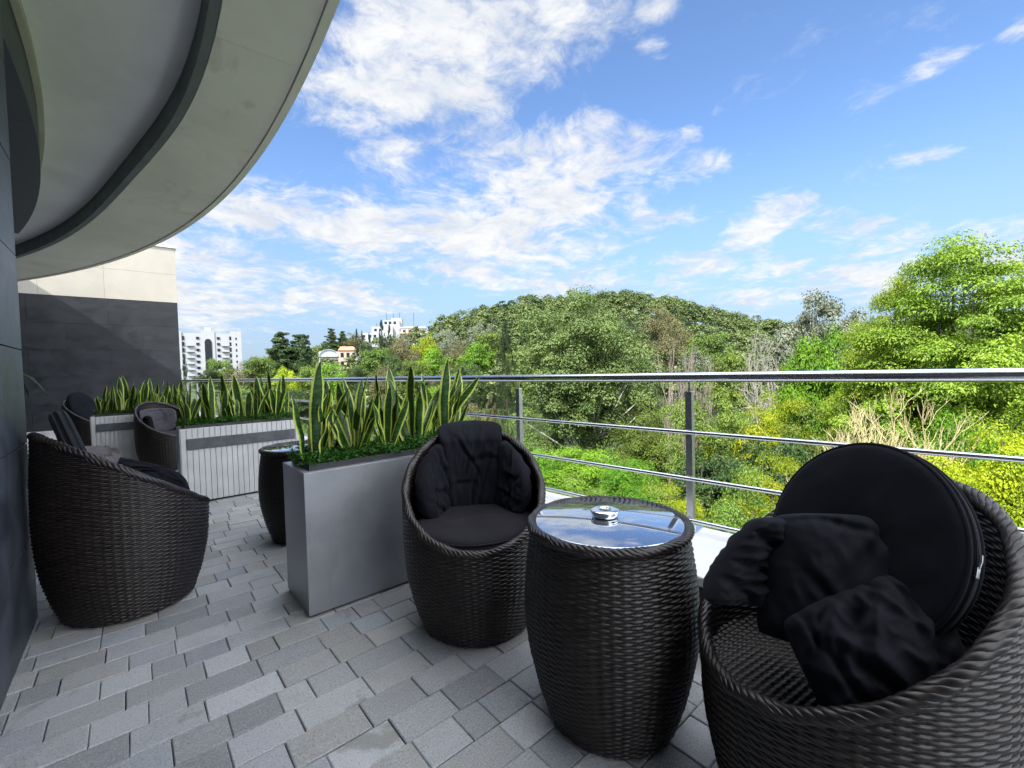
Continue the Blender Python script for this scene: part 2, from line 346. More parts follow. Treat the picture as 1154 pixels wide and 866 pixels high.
M = dict(
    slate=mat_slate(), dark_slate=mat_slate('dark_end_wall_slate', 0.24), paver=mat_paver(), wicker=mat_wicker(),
    black_cloth=mat_cloth('black_cushion_cloth', (0.0030, 0.0034, 0.0052), (0.0060, 0.0066, 0.0096), sheen=0.03),
    seat_cloth=mat_cloth('charcoal_seat_cloth', (0.0075, 0.0066, 0.0088), (0.012, 0.0105, 0.0135), sheen=0.03),
    grey_cloth=mat_cloth('dark_grey_cloth', (0.012, 0.013, 0.016), (0.020, 0.021, 0.025), sheen=0.05),
    lining_cloth=mat_cloth('grey_lining_cloth', (0.045, 0.042, 0.05), (0.07, 0.066, 0.076), sheen=0.05),
    mauve_cloth=mat_cloth('mauve_grey_cloth', (0.075, 0.064, 0.068), (0.115, 0.098, 0.102)),
    steel=plain('stainless_steel', (0.62, 0.63, 0.65), 0.16, 1.0, 0.05, 30),
    post_steel=plain('brushed_post_steel', (0.50, 0.50, 0.51), 0.34, 1.0, 0.08, 40),
    chrome=plain('chrome', (0.82, 0.82, 0.83), 0.05, 1.0, 0.02, 10),
    silver=mat_silver(),
    liner=plain('dark_grey_liner', (0.035, 0.037, 0.040), 0.5, 0, 0.2, 12),
    rib_board=plain('pale_ribbed_board', (0.56, 0.56, 0.55), 0.6, 0, 0.10, 5),
    plank=plain('charcoal_plank', (0.085, 0.088, 0.095), 0.6, 0, 0.25, 14),
    end_panel=plain('blue_grey_panel', (0.36, 0.40, 0.43), 0.42, 0.3, 0.08, 4),
    soil=plain('dark_soil', (0.02, 0.016, 0.012), 0.95, 0, 0.4, 40, 0.5),
    ledge=plain('white_stone_ledge', (0.64, 0.635, 0.62), 0.6, 0, 0.06, 3, 0.15),
    ledge_face=plain('dark_ledge_face', (0.10, 0.10, 0.105), 0.7, 0, 0.2, 6, 0.3),
    gap=plain('paver_joint_sand', (0.035, 0.034, 0.033), 0.95, 0, 0.4, 60),
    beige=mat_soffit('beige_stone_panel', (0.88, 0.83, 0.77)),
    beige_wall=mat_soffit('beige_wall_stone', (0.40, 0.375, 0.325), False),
    ceiling=mat_soffit('ceiling_plaster', (0.86, 0.85, 0.83), False, 0.5),
    cove=plain('dark_cove_paint', (0.13, 0.145, 0.155), 0.6, 0, 0.15, 3),
    cream=plain('cream_trim', (0.5, 0.48, 0.38), 0.6, 0, 0.08, 3),
    dark_glass=plain('dark_window_glass', (0.012, 0.014, 0.017), 0.06, 0, 0.1, 2),
    table_glass=plain('mirror_black_table_glass', (0.50, 0.54, 0.60), 0.03, 0.92, 0.03, 2),
    ground=mat_ground(), snake=mat_snake(),
    zip=plain('zip_metal', (0.6, 0.6, 0.6), 0.25, 1.0, 0.05, 30),
    white_wall=plain('white_render', (0.29, 0.30, 0.315), 0.8, 0, 0.04, 0.3),
    pink_wall=plain('pale_pink_render', (0.36, 0.29, 0.24), 0.8, 0, 0.06, 0.3),
    tile_roof=plain('terracotta_roof', (0.36, 0.17, 0.10), 0.85, 0, 0.2, 0.8),
    grey_roof=plain('pale_vault_roof', (0.32, 0.36, 0.39), 0.45, 0, 0.06, 0.5),
    bark=mat_bark('brown_bark', (0.05, 0.04, 0.03), (0.12, 0.10, 0.08)),
    pale_bark=mat_bark('pale_bark', (0.30, 0.28, 0.24), (0.52, 0.50, 0.45)),
    grey_twig=mat_bark('grey_twig', (0.22, 0.20, 0.18), (0.36, 0.33, 0.30)),
    straw_twig=mat_bark('straw_twig', (0.36, 0.30, 0.15), (0.56, 0.48, 0.27)),
    pink_twig=mat_bark('pinkish_twig', (0.15, 0.125, 0.10), (0.28, 0.235, 0.20)),
    lf_bright=mat_leaf('bright_feathery_leaf', (0.085, 0.150, 0.014), (0.25, 0.34, 0.030), trans=0.25),
    lf_yellow=mat_leaf('yellow_green_leaf', (0.11, 0.18, 0.006), (0.33, 0.39, 0.012), (0.44, 0.42, 0.015), trans=0.25, altmix=0.2),
    lf_plane=mat_leaf('plane_leaf', (0.052, 0.088, 0.020), (0.135, 0.180, 0.045), (0.18, 0.21, 0.075), trans=0.2),
    lf_mid=mat_leaf('mid_green_leaf', (0.040, 0.085, 0.014), (0.125, 0.205, 0.026), (0.19, 0.22, 0.03), trans=0.2),
    lf_fresh=mat_leaf('fresh_green_leaf', (0.052, 0.140, 0.008), (0.150, 0.290, 0.014), trans=0.25),
    lf_dark=mat_leaf('dark_evergreen_leaf', (0.022, 0.048, 0.013), (0.065, 0.105, 0.026), trans=0.15),
    lf_cypress=mat_leaf('cypress_leaf', (0.012, 0.026, 0.010), (0.036, 0.056, 0.018), trans=0.1),
    lf_silver=mat_leaf('silver_green_leaf', (0.075, 0.095, 0.065), (0.20, 0.22, 0.16), trans=0.2),
    lf_olive=mat_leaf('olive_brown_leaf', (0.07, 0.075, 0.03), (0.16, 0.15, 0.07), trans=0.2),
    lf_hill=mat_leaf('hill_wood_leaf', (0.026, 0.058, 0.020), (0.115, 0.170, 0.048), (0.17, 0.175, 0.06), trans=0.15),
    fern=mat_leaf('fern_leaf', (0.022, 0.075, 0.010), (0.07, 0.17, 0.02), trans=0.2),
    pot_leaf=mat_leaf('dark_pot_leaf', (0.015, 0.035, 0.012), (0.05, 0.08, 0.02), trans=0.2),
)

# ------------------------------------------------------------------ mesh helpers
def np_mesh(name, verts, quads, attrs=None, uv=None, smooth=False):
    verts = np.asarray(verts, np.float32); quads = np.asarray(quads, np.int32)
    me = bpy.data.meshes.new(name); k = quads.shape[1]
    me.vertices.add(len(verts)); me.vertices.foreach_set('co', verts.ravel())
    me.loops.add(quads.size); me.loops.foreach_set('vertex_index', quads.ravel())
    me.polygons.add(len(quads)); me.polygons.foreach_set('loop_start', np.arange(0, quads.size, k, dtype=np.int32))
    for nm, v in (attrs or {}).items():
        a = me.attributes.new(nm, 'FLOAT', 'POINT'); a.data.foreach_set('value', np.asarray(v, np.float32))
    if uv is not None:
        l = me.uv_layers.new(name='uv'); l.data.foreach_set('uv', np.asarray(uv, np.float32)[quads.ravel()].ravel())
    me.update(calc_edges=True); me.validate()
    me.polygons.foreach_set('use_smooth', np.full(len(me.polygons), bool(smooth)))
    return me

def grid_quads(nu, nv, wrap_u=False, off=0):
    """vertex (i,j) is i*nv+j"""
    iu = np.arange(nu if wrap_u else nu - 1); jv = np.arange(nv - 1)
    I, J = np.meshgrid(iu, jv, indexing='ij'); I2 = (I + 1) % nu
    return np.stack([I * nv + J, I2 * nv + J, I2 * nv + J + 1, I * nv + J + 1], -1).reshape(-1, 4) + off

class MB:
    """collects boxes, tubes, lathes and grids as quads, then links ONE mesh object"""
    def __init__(self): self.v = []; self.f = []; self.n = 0
    def add(self, v, f):
        self.v.append(np.asarray(v, float).reshape(-1, 3)); self.f.append(np.asarray(f, int) + self.n); self.n += len(self.v[-1]); return self
    def box(self, lo, hi, rot=0.0, org=(0, 0, 0)):
        x0, y0, z0 = lo; x1, y1, z1 = hi
        v = np.array([(x0, y0, z0), (x1, y0, z0), (x1, y1, z0), (x0, y1, z0), (x0, y0, z1), (x1, y0, z1), (x1, y1, z1), (x0, y1, z1)], float)
        if rot:
            c, s = math.cos(rot), math.sin(rot); v = v @ np.array([[c, s, 0], [-s, c, 0], [0, 0, 1]])
        return self.add(v + np.array(org), [(0, 3, 2, 1), (4, 5, 6, 7), (0, 1, 5, 4), (1, 2, 6, 5), (2, 3, 7, 6), (3, 0, 4, 7)])
    def tube(self, pts, rad, n=8, caps=True):
        pts = np.asarray(pts, float); k = len(pts); rad = np.broadcast_to(np.asarray(rad, float), (k,))
        t = np.gradient(pts, axis=0); t /= np.linalg.norm(t, axis=1)[:, None] + 1e-9
        up = np.array([0, 0, 1.0]) if abs(t[0][2]) < 0.9 else np.array([1.0, 0, 0])
        a = np.cross(t, up); a /= np.linalg.norm(a, axis=1)[:, None] + 1e-9; b = np.cross(t, a)
        ph = np.linspace(0, 2 * PI, n, endpoint=False)
        v = pts[:, None] + rad[:, None, None] * (a[:, None] * np.cos(ph)[None, :, None] + b[:, None] * np.sin(ph)[None, :, None])
        q = []
        for i in range(k - 1):
            for j in range(n): q.append((i * n + j, i * n + (j + 1) % n, (i + 1) * n + (j + 1) % n, (i + 1) * n + j))
        v = v.reshape(-1, 3)
        if caps:
            v = np.vstack([v, pts[0], pts[-1]])
            for j in range(0, n, 2):
                q.append((k * n, (j + 2) % n, (j + 1) % n, j)); q.append((k * n + 1, (k - 1) * n + j, (k - 1) * n + j + 1, (k - 1) * n + (j + 2) % n))
        return self.add(v, q)
    def lathe(self, prof, n=48):
        prof = np.asarray(prof, float); ph = np.linspace(0, 2 * PI, n, endpoint=False)
        v = np.stack([np.outer(np.cos(ph), prof[:, 0]), np.outer(np.sin(ph), prof[:, 0]), np.tile(prof[:, 1], (n, 1))], -1).reshape(-1, 3)
        return self.add(v, grid_quads(n, len(prof), True))
    def mesh(self, name, smooth=False): return np_mesh(name, np.vstack(self.v), np.vstack(self.f), smooth=smooth)
    def build(self, name, mat, parent=None, smooth=False, bevel=0.0, loc=None):
        return link(name, self.mesh(name, smooth), mat, parent, bevel, loc)

def link(name, me, mat, parent=None, bevel=0.0, loc=None):
    o = bpy.data.objects.new(name, me); COL.objects.link(o)
    if mat and not me.materials: me.materials.append(mat)
    if parent: o.parent = parent
    if loc is not None: o.location = loc
    if bevel:
        b = o.modifiers.new('bevel', 'BEVEL'); b.width = bevel; b.segments = 2; b.limit_method = 'ANGLE'; b.angle_limit = 0.6
    return o

def tag(o, label=None, cat=None, group=None, kind=None):
    if label: o['label'] = label
    if cat: o['category'] = cat
    if group: o['group'] = group
    if kind: o['kind'] = kind
    return o

def empty(name, loc=(0, 0, 0), rz=0.0):
    o = bpy.data.objects.new(name, None); COL.objects.link(o); o.location = loc; o.rotation_euler = (0, 0, rz)
    o.empty_display_size = 0.2
    return o

def copy_tree(o, parent=None):
    kids = [c for c in scene.objects if c.parent == o]
    c = o.copy(); COL.objects.link(c); c.parent = parent
    for k in kids: copy_tree(k, c)
    return c

def vnoise(p, seed=0):
    """value noise on (n,3) points, about -1..1"""
    p = np.asarray(p, float); i = np.floor(p).astype(np.int64); f = p - i; f = f * f * (3 - 2 * f)
    def h(a, b, c):
        x = (a * 374761393 + b * 668265263 + c * 2147483647 + seed * 974634541) & 0xffffffff
        x = ((x ^ (x >> 13)) * 1274126177) & 0xffffffff
        return ((x ^ (x >> 16)) & 0xffff) / 32767.5 - 1
    r = 0
    for dx in (0, 1):
        for dy in (0, 1):
            for dz in (0, 1):
                w = (f[:, 0] if dx else 1 - f[:, 0]) * (f[:, 1] if dy else 1 - f[:, 1]) * (f[:, 2] if dz else 1 - f[:, 2])
                r = r + w * h(i[:, 0] + dx, i[:, 1] + dy, i[:, 2] + dz)
    return r

def fbm(p, octv=4, seed=0):
    return sum(vnoise(np.asarray(p) * 2 ** k, seed + k) / 2 ** k for k in range(octv))

# ------------------------------------------------------------------ terrace
RD = np.array([-0.08, 0.9968]); RN = np.array([0.9968, 0.08])   # railing direction and its outward normal
def rail_pt(perp, along, z): p = RN * perp + RD * along; return (p[0], p[1], z)
def rail_box(mb, p0, p1, a0, a1, z0, z1):
    v = [rail_pt(p, a, z) for z in (z0, z1) for (p, a) in ((p0, a0), (p1, a0), (p1, a1), (p0, a1))]
    mb.add(v, [(0, 3, 2, 1), (4, 5, 6, 7), (0, 1, 5, 4), (1, 2, 6, 5), (2, 3, 7, 6), (3, 0, 4, 7)])

# paved floor: real pavers of three lengths in running courses, bevelled, on dark jointing sand
base = MB().box((-2.3, -3.0, -0.5), (2.3, 15.2, -0.014)).build('terrace_base', M['gap']); tag(base, kind='structure')
rr = random.Random(5)
vv, ff = [], []
PITCH = 0.1325; GAP = 0.0032; CH = 0.003
y = -2.6
while y < 15.0:
    x1 = (1.725 - 0.08 * y) / 0.9968
    x = -2.25 - rr.random() * 0.2
    while x < x1:
        L = rr.choice((0.105, 0.15, 0.15, 0.20, 0.20, 0.20, 0.235))
        xe = x + L
        if xe > -2.25 and not (xe < -0.4 and y < 3.0):
            g = GAP * (0.6 + 0.8 * rr.random()) / 2
            a, b, c, d2 = x + g, min(xe - g, x1), y + g, y + PITCH - g
            if b - a > 0.02:
                h = rr.uniform(-0.0016, 0.0016); tz = [h + rr.uniform(-0.0009, 0.0009) for _ in range(4)]
                k = len(vv)
                j = lambda: rr.uniform(-0.0012, 0.0012)
                cs = [(a + j(), c + j()), (b + j(), c + j()), (b + j(), d2 + j()), (a + j(), d2 + j())]
                for (px, py) in cs: vv.append((px, py, -0.03))
                for i, (px, py) in enumerate(cs): vv.append((px, py, tz[i] - CH))
                for i, (px, py) in enumerate(cs):
                    sx = CH if i in (0, 3) else -CH; sy = CH if i in (0, 1) else -CH
                    vv.append((px + sx, py + sy, tz[i]))
                for i in range(4):
                    q = (i + 1) % 4
                    ff.append((k + i, k + q, k + 4 + q, k + 4 + i)); ff.append((k + 4 + i, k + 4 + q, k + 8 + q, k + 8 + i))
                ff.append((k + 8, k + 9, k + 10, k + 11))
        x = xe
    y += PITCH
floor = link('terrace_floor', np_mesh('terrace_floor', vv, ff), M['paver']); tag(floor, kind='structure')

# parapet ledge outside the pavers
lw = empty('parapet_ledge', (0, 0, 0)); tag(lw, 'low parapet with broad white stone ledge running under the steel railing', 'parapet')
m = MB(); rail_box(m, 1.735, 2.24, -3.0, 15.0, -0.5, 0.275); m.build('ledge_wall', M['ledge_face'], lw)
m = MB(); a = -3.0
while a < 15.0:
    rail_box(m, 1.715, 2.265, a + 0.002, min(a + 1.6, 15.0) - 0.002, 0.2775, 0.32); a += 1.6
m.build('ledge_cap', M['ledge'], lw, bevel=0.006)

# railing
rl = empty('steel_railing', rail_pt(2.2, 0, 0.32)); tag(rl, 'stainless steel railing with thick round handrail and three thin bars', 'railing')
org = np.array(rail_pt(2.2, 0, 0.32))
def seg(perp, z, a0=-3.0, a1=15.0, n=40): return np.array([rail_pt(perp, t, z) for t in np.linspace(a0, a1, n)]) - org
MB().tube(seg(2.2, 1.09), 0.0245, 20).build('handrail', M['steel'], rl, True)
for z in (0.815, 0.582, 0.372): MB().tube(seg(2.172, z), 0.0105, 12).build('rail_bar', M['steel'], rl, True)
for k in range(-3, 13):
    al = 0.926 + 1.19 * k
    p = np.array(rail_pt(2.2, al, 0)) - np.array([org[0], org[1], 0]); ang = math.atan2(RN[1], RN[0])
    q = MB().box((-0.017, -0.017, 0.0), (0.017, 0.017, 0.70), ang, (p[0], p[1], 0.0)).build('post', M['post_steel'], rl, bevel=0.002)
    MB().box((-0.045, -0.045, 0.001), (0.045, 0.045, 0.009), ang, (p[0], p[1], 0.0)).build('base_plate', M['steel'], q)
    MB().tube([(p[0], p[1], 0.69), (p[0], p[1], 0.75)], 0.006, 8).build('pin', M['steel'], q)

# near slate wall, tiled in courses, right beside the camera
nw = empty('slate_wall', (-0.4, 0, 0)); tag(nw, 'blue grey slate clad wall closest to the terrace edge at the left', 'wall')
MB().box((-2.4, -3.0, -0.1), (-0.012, 3.138, 3.3)).build('wall_core', M['liner'], nw)
m = MB(); rr = random.Random(3)
zs = [-0.01, 0.408, 0.857, 1.306, 1.755, 2.204, 2.653, 3.102, 3.32]
for i in range(len(zs) - 1):
    yy = 3.15
    while yy > -3.0:
        L = rr.uniform(0.85, 1.0) * 1.3; o = rr.uniform(-0.0015, 0.0015)
        m.box((-0.0115, max(yy - L, -3.0) + 0.0025, zs[i] + 0.0025), (0.0 + o, yy - (0.0025 if yy < 3.14 else 0), zs[i + 1] - 0.0025)); yy -= L
    m.box((-1.9, 3.1385, zs[i] + 0.0025), (-0.0120, 3.15, zs[i + 1] - 0.0025))
m.build('slate_tile', M['slate'], nw, bevel=0.0012)

# recessed facade behind it: dark glazing in frames
rf = empty('glazed_facade', (-2.3, 3.152, 0)); tag(rf, 'dark glazed facade set back behind the slate wall', 'facade')
MB().box((-0.05, 0, 0), (0.0, 11.9, 3.3)).build('glazing', M['dark_glass'], rf)
m = MB()
for k in range(9): m.box((0.002, k * 1.45, 0.0), (0.05, k * 1.45 + 0.07, 3.3))
m.build('mullion', M['liner'], rf)

# end wall: dark stone courses below, pale stone above
ew = empty('end_wall', (0, 15.0, 0)); tag(ew, 'tall end wall of dark stone courses below pale beige stone', 'wall')
MB().box((-6.0, 0.014, -0.5), (0.985, 0.6, 4.70)).build('wall_core', M['liner'], ew)
m = MB(); rr = random.Random(9); z = -0.05; row = 0
while z < 3.19:
    z1 = min(z + 0.65, 3.2); x = -6.0 + (row % 2) * 0.65
    xx = x - 1.4
    while xx < 1.0:
        a, b = max(xx, -6.0) + 0.002, min(xx + 1.4, 1.0) - 0.002
        if b > a + 0.05: m.box((a, rr.uniform(-0.002, 0.002), z + 0.002), (b, 0.0135, z1 - 0.002))
        xx += 1.4
    m.box((0.9852, 0.014, z + 0.002), (1.0, 0.6, z1 - 0.002))
    z = z1; row += 1
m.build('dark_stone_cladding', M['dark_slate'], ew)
m = MB()
for z, z1 in ((3.2, 3.95), (3.95, 4.66)):
    for xx in (-6.0, -3.8, -1.6, -0.45): m.box((xx + 0.002, 0.0, z + 0.002), ({-6.0: -3.8, -3.8: -1.6, -1.6: -0.45, -0.45: 1.0}[xx] - 0.002, 0.0135, z1 - 0.002))
    m.box((0.9852, 0.014, z + 0.002), (1.0, 0.6, z1 - 0.002))
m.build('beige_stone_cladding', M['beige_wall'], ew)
MB().box((-6.0, -0.03, 4.66), (1.03, 0.63, 4.735)).build('coping', M['beige'], ew, bevel=0.005)

# curved overhang of the storey above
OC = np.array([-15.1, 3.5])
def arc(r, t): return OC + r * np.array([math.cos(t), math.sin(t)])
ov = empty('curved_overhang', (-3, 3.5, 3.0)); tag(ov, 'curved overhang above the terrace with beige stone edge and dark recessed cove', 'overhang')
oo = np.array([-3, 3.5, 3.0])
def inner_r(t): return 15.23 + 0.33 / (1 + math.exp((t - 0.06) * 22))
def ring(mb, r0, r1, z0, z1, t0, t1, n):
    """ring segment, radially between r0..r1, solid"""
    ts = np.linspace(t0, t1, n + 1); v = []
    for t in ts:
        a, b = arc(r0(t) if callable(r0) else r0, t), arc(r1(t) if callable(r1) else r1, t); v += [(a[0], a[1], z0), (b[0], b[1], z0), (b[0], b[1], z1), (a[0], a[1], z1)]
    q = []
    for i in range(n):
        for j in range(4): q.append((i * 4 + j, i * 4 + (j + 1) % 4, i * 4 + 4 + (j + 1) % 4, i * 4 + 4 + j))
    q += [(3, 2, 1, 0), (n * 4, n * 4 + 1, n * 4 + 2, n * 4 + 3)]
    mb.add(np.array(v) - oo, q)
T0, T1 = -0.55, 0.78
m = MB(); t = T0; k = 0
while t < T1:
    e = min(t + 0.085, T1); ring(m, inner_r, 15.95, 3.0, 3.05, t + 0.00007, e - 0.00007, 6); t = e
m.build('soffit_panel', M['beige'], ov)
m = MB(); ring(m, 15.953, 16.0, 2.985, 3.62, T0, T1, 90); m.build('outer_fascia', M['beige'], ov)
m = MB(); ring(m, lambda t: inner_r(t) - 0.05, lambda t: inner_r(t) - 0.002, 3.003, 3.19, T0, T1, 90); m.build('cove_face', M['cove'], ov)
m = MB(); ring(m, 12.5, lambda t: inner_r(t) - 0.052, 3.165, 3.20, T0, T1, 90); m.build('ceiling', M['ceiling'], ov)
m = MB(); ring(m, 12.0, 15.95, 3.64, 3.9, T0, T1, 60); ring(m, 12.0, 15.2, 3.9, 6.3, T0, T1, 60); m.build('upper_storey', M['beige'], ov)
m = MB(); ring(m, 14.50, 14.70, 2.80, 3.15, -0.30, 0.26, 40); m.build('dark_header', M['slate'], ov)
m = MB(); ring(m, 14.702, 14.735, 3.10, 3.163, -0.30, 0.26, 40); m.build('cream_trim', M['cream'], ov)

# ------------------------------------------------------------------ wicker furniture
def weave_surface(rfun, z0, z1, pitch, stakes, clip=None, amp=0.0021, thick=0.0024, inward=False, per=8, sub=6):
    """woven wall: flat strands pass over and under upright stakes, as real relief; clip(theta) cuts the top"""
    rows = int(round((z1 - z0) / pitch)); nu = stakes * per; nv = rows * sub + 1
    U = np.arange(nu) / per; th = U * 2 * PI / stakes
    zz = z0 + np.arange(nv) / sub * pitch
    rowf = np.arange(nv) / sub; row = np.floor(rowf + 1e-6); w = rowf - row - 0.5; w[-1] = -0.5
    rw = np.random.default_rng(stakes); wid = 0.40 + 0.05 * rw.random(rows + 2)[row.astype(int)]
    prof = np.sqrt(np.clip(1 - (w / wid) ** 2, 0, 1)); gap = np.abs(w) >= wid * 0.99
    wave = np.cos(PI * U[:, None] + PI * row[None, :])
    wave = np.sign(wave) * np.abs(wave) ** 0.55
    jit = vnoise(np.stack([np.repeat(U * 0.8, nv), np.tile(row * 1.3, nu), np.zeros(nu * nv)], -1), 3).reshape(nu, nv) * 0.0011
    h = amp * wave + thick * prof[None, :] - thick + jit
    h = np.where(gap[None, :], -0.0065, h)
    st = np.abs((U + 0.5) % 1 - 0.5); stake = np.where(st < 0.13, -0.0022, -0.0075)[:, None]
    h = np.maximum(h, stake)
    r = rfun(zz)[None, :] + (-h if inward else h)
    v = np.stack([r * np.cos(th)[:, None], r * np.sin(th)[:, None], np.broadcast_to(zz, (nu, nv))], -1)
    q = grid_quads(nu, nv, True)
    if clip is not None:
        lim = clip(th); zq = zz[q[:, 0] % nv]; tq = q[:, 0] // nv
        q = q[zq < lim[tq]]
    if inward: q = q[:, ::-1]
    return v.reshape(-1, 3), q

def braid(curve_fn, n, R, turns, strands=6, m=8):
    """wrapped border: separate flat strands laid in a long spiral round a core"""
    t = np.linspace(0, 2 * PI, n, endpoint=False); p = curve_fn(t)
    tg = np.roll(p, -1, 0) - np.roll(p, 1, 0); tg /= np.linalg.norm(tg, axis=1)[:, None]
    rad = p.copy(); rad[:, 2] = 0; rad /= np.linalg.norm(rad, axis=1)[:, None]
    a = rad - tg * (rad * tg).sum(1)[:, None]; a /= np.linalg.norm(a, axis=1)[:, None]; b = np.cross(tg, a)
    ps = np.linspace(0, 2 * PI, m, endpoint=False); V, Q, off = [], [], 0
    i, j = np.meshgrid(np.arange(n), np.arange(m), indexing='ij')
    quad = np.stack([i * m + j, ((i + 1) % n) * m + j, ((i + 1) % n) * m + (j + 1) % m, i * m + (j + 1) % m], -1).reshape(-1, 4)
    rg = np.random.default_rng(strands)
    for k in range(strands):
        ph = 2 * PI * k / strands + t * turns + 0.10 * vnoise(np.stack([t * 9, np.full(n, k), np.zeros(n)], -1), 5)
        lift = 1 + 0.13 * np.sin(t * turns * 3 + k * 2.1)
        out = a * np.cos(ph)[:, None] + b * np.sin(ph)[:, None]; side = -a * np.sin(ph)[:, None] + b * np.cos(ph)[:, None]
        c = p + out * (R * 0.66 * lift)[:, None]
        hw = R * 0.50; ht = R * 0.30
        v = c[:, None] + out[:, None] * (ht * np.cos(ps))[None, :, None] + side[:, None] * (hw * np.sin(ps))[None, :, None]
        V.append(v.reshape(-1, 3)); Q.append(quad + off); off += n * m
    core = p[:, None] + (R * 0.62) * (a[:, None] * np.cos(ps)[None, :, None] + b[:, None] * np.sin(ps)[None, :, None])
    V.append(core.reshape(-1, 3)); Q.append(quad + off)
    return np.vstack(V), np.vstack(Q)

def interp_r(pts):
    z, r = zip(*pts)
    zs_ = np.linspace(z[0], z[-1], 200); rs = np.interp(zs_, z, r)
    k = np.ones(25) / 25; rs = np.convolve(np.pad(rs, 12, 'edge'), k, 'valid')
    return lambda q: np.interp(q, zs_, rs)

CH_R = interp_r([(0, 0.246), (0.10, 0.284), (0.25, 0.318), (0.42, 0.328), (0.60, 0.326), (0.90, 0.312)])
RIM_A, RIM_B = 0.632, 0.212
def rim_z(t): return RIM_A - RIM_B * np.cos(t)
def make_chair():
    """woven tub armchair, open towards local +x"""
    root = empty('wicker_armchair')
    v, q = weave_surface(CH_R, 0.012, 0.86, 0.0088, 64, rim_z)
    v2, q2 = weave_surface(lambda z: CH_R(z) - 0.026, 0.34, 0.86, 0.0088, 60, rim_z, inward=True)
    link('woven_shell', MB().add(v, q).add(v2, q2).mesh('woven_shell', True), M['wicker'], root)
    def curve(t):
        z = rim_z(t); r = CH_R(z) - 0.013; return np.stack([r * np.cos(t), r * np.sin(t), z], -1)
    v, q = braid(curve, 760, 0.0185, 15)
    link('plaited_rim', np_mesh('plaited_rim', v, q, smooth=True), M['wicker'], root)
    # woven seat: strands across, set just under the front rim
    n = 150; g = np.linspace(-0.305, 0.305, n); X, Y = np.meshgrid(g, g, indexing='ij')
    k = 0.61 / 0.0098
    h = 0.0022 * np.cos(PI * X / 0.022 + PI * np.floor(Y / 0.0098)) + 0.002 * np.sqrt(np.clip(1 - (2 * (Y / 0.0098 - np.floor(Y / 0.0098) - 0.5)) ** 2, 0, 1))
    n2 = 250; g = np.linspace(-0.305, 0.305, n2); gx = np.linspace(-0.305, 0.305, 170); X, Y = np.meshgrid(gx, g, indexing='ij')
    fy = Y / 0.0098 - np.floor(Y / 0.0098)
    h = 0.0024 * np.cos(PI * X / 0.022 + PI * np.floor(Y / 0.0098)) + 0.0022 * np.sqrt(np.clip(1 - (2 * fy - 1) ** 2, 0, 1))
    V = np.stack([X, Y, 0.383 + h], -1).reshape(-1, 3); Q = grid_quads(170, n2)
    keep = np.hypot(V[Q[:, 0], 0], V[Q[:, 0], 1]) < 0.302
    link('woven_seat', np_mesh('woven_seat', V, Q[keep], smooth=True), M['wicker'], root)
    MB().lathe([(0.0, 0.002), (0.225, 0.002), (0.236, 0.008), (0.236, 0.02), (0.0, 0.02)], 48).build('base_ring', M['liner'], root)
    return root

TB_R = interp_r([(0, 0.205), (0.10, 0.240), (0.25, 0.274), (0.36, 0.282), (0.48, 0.276), (0.62, 0.256), (0.66, 0.252)])
def make_table():
    root = empty('barrel_table')
    v, q = weave_surface(TB_R, 0.010, 0.632, 0.0086, 54)
    link('woven_barrel', np_mesh('woven_barrel', v, q, smooth=True), M['wicker'], root)
    def curve(t): return np.stack([0.2535 * np.cos(t), 0.2535 * np.sin(t), np.full_like(t, 0.634)], -1)
    v, q = braid(curve, 640, 0.0165, 12)
    link('plaited_rim', np_mesh('plaited_rim', v, q, smooth=True), M['wicker'], root)
    MB().lathe([(0, 0.634), (0.236, 0.634), (0.2405, 0.636), (0.2425, 0.640), (0.2405, 0.6445), (0.236, 0.646), (0.0, 0.646)], 96).build('glass_top', M['table_glass'], root, True)
    MB().lathe([(0.0, 0.002), (0.19, 0.002), (0.2, 0.008), (0.2, 0.02), (0.0, 0.02)], 48).build('base_ring', M['liner'], root)
    return root

CHAIRS = [
    (1.184, 1.667, 237, 'dark wicker tub armchair facing us between silver planter and glass topped barrel table'),
    (1.262, 0.291, 148, 'closest dark wicker tub armchair with a round cushion stood up inside'),
    (-0.045, 3.02, 14, 'dark wicker tub armchair backed against the slate wall, seen from behind'),
    (0.311, 7.192, -57, 'dark wicker armchair half hidden between the two ribbed planters'),
    (-0.52, 9.6, -30, 'dark armchair far back beside the dark end wall, mostly hidden'),
]
proto = make_chair()
chairs = []
for i, (cx, cy, rz, lab) in enumerate(CHAIRS):
    c = proto if i == 0 else copy_tree(proto)
    c.location = (cx, cy, 0.0); c.rotation_euler = (0, 0, math.radians(rz)); c.scale = {1: (0.935, 0.935, 1.0), 2: (1.05, 1.05, 1.07)}.get(i, (1, 1, 1)); tag(c, lab, 'armchair', 'wicker armchairs on the terrace'); chairs.append(c)
tproto = make_table(); tproto.location = (1.18, 0.904, 0)
tag(tproto, 'dark wicker barrel table with black glass top holding a chrome ashtray', 'table', 'wicker barrel tables')
t2 = copy_tree(tproto); t2.location = (0.90, 3.385, 0); t2.rotation_euler = (0, 0, 1.1)
tag(t2, 'dark wicker barrel table partly hidden behind the silver planter', 'table', 'wicker barrel tables')

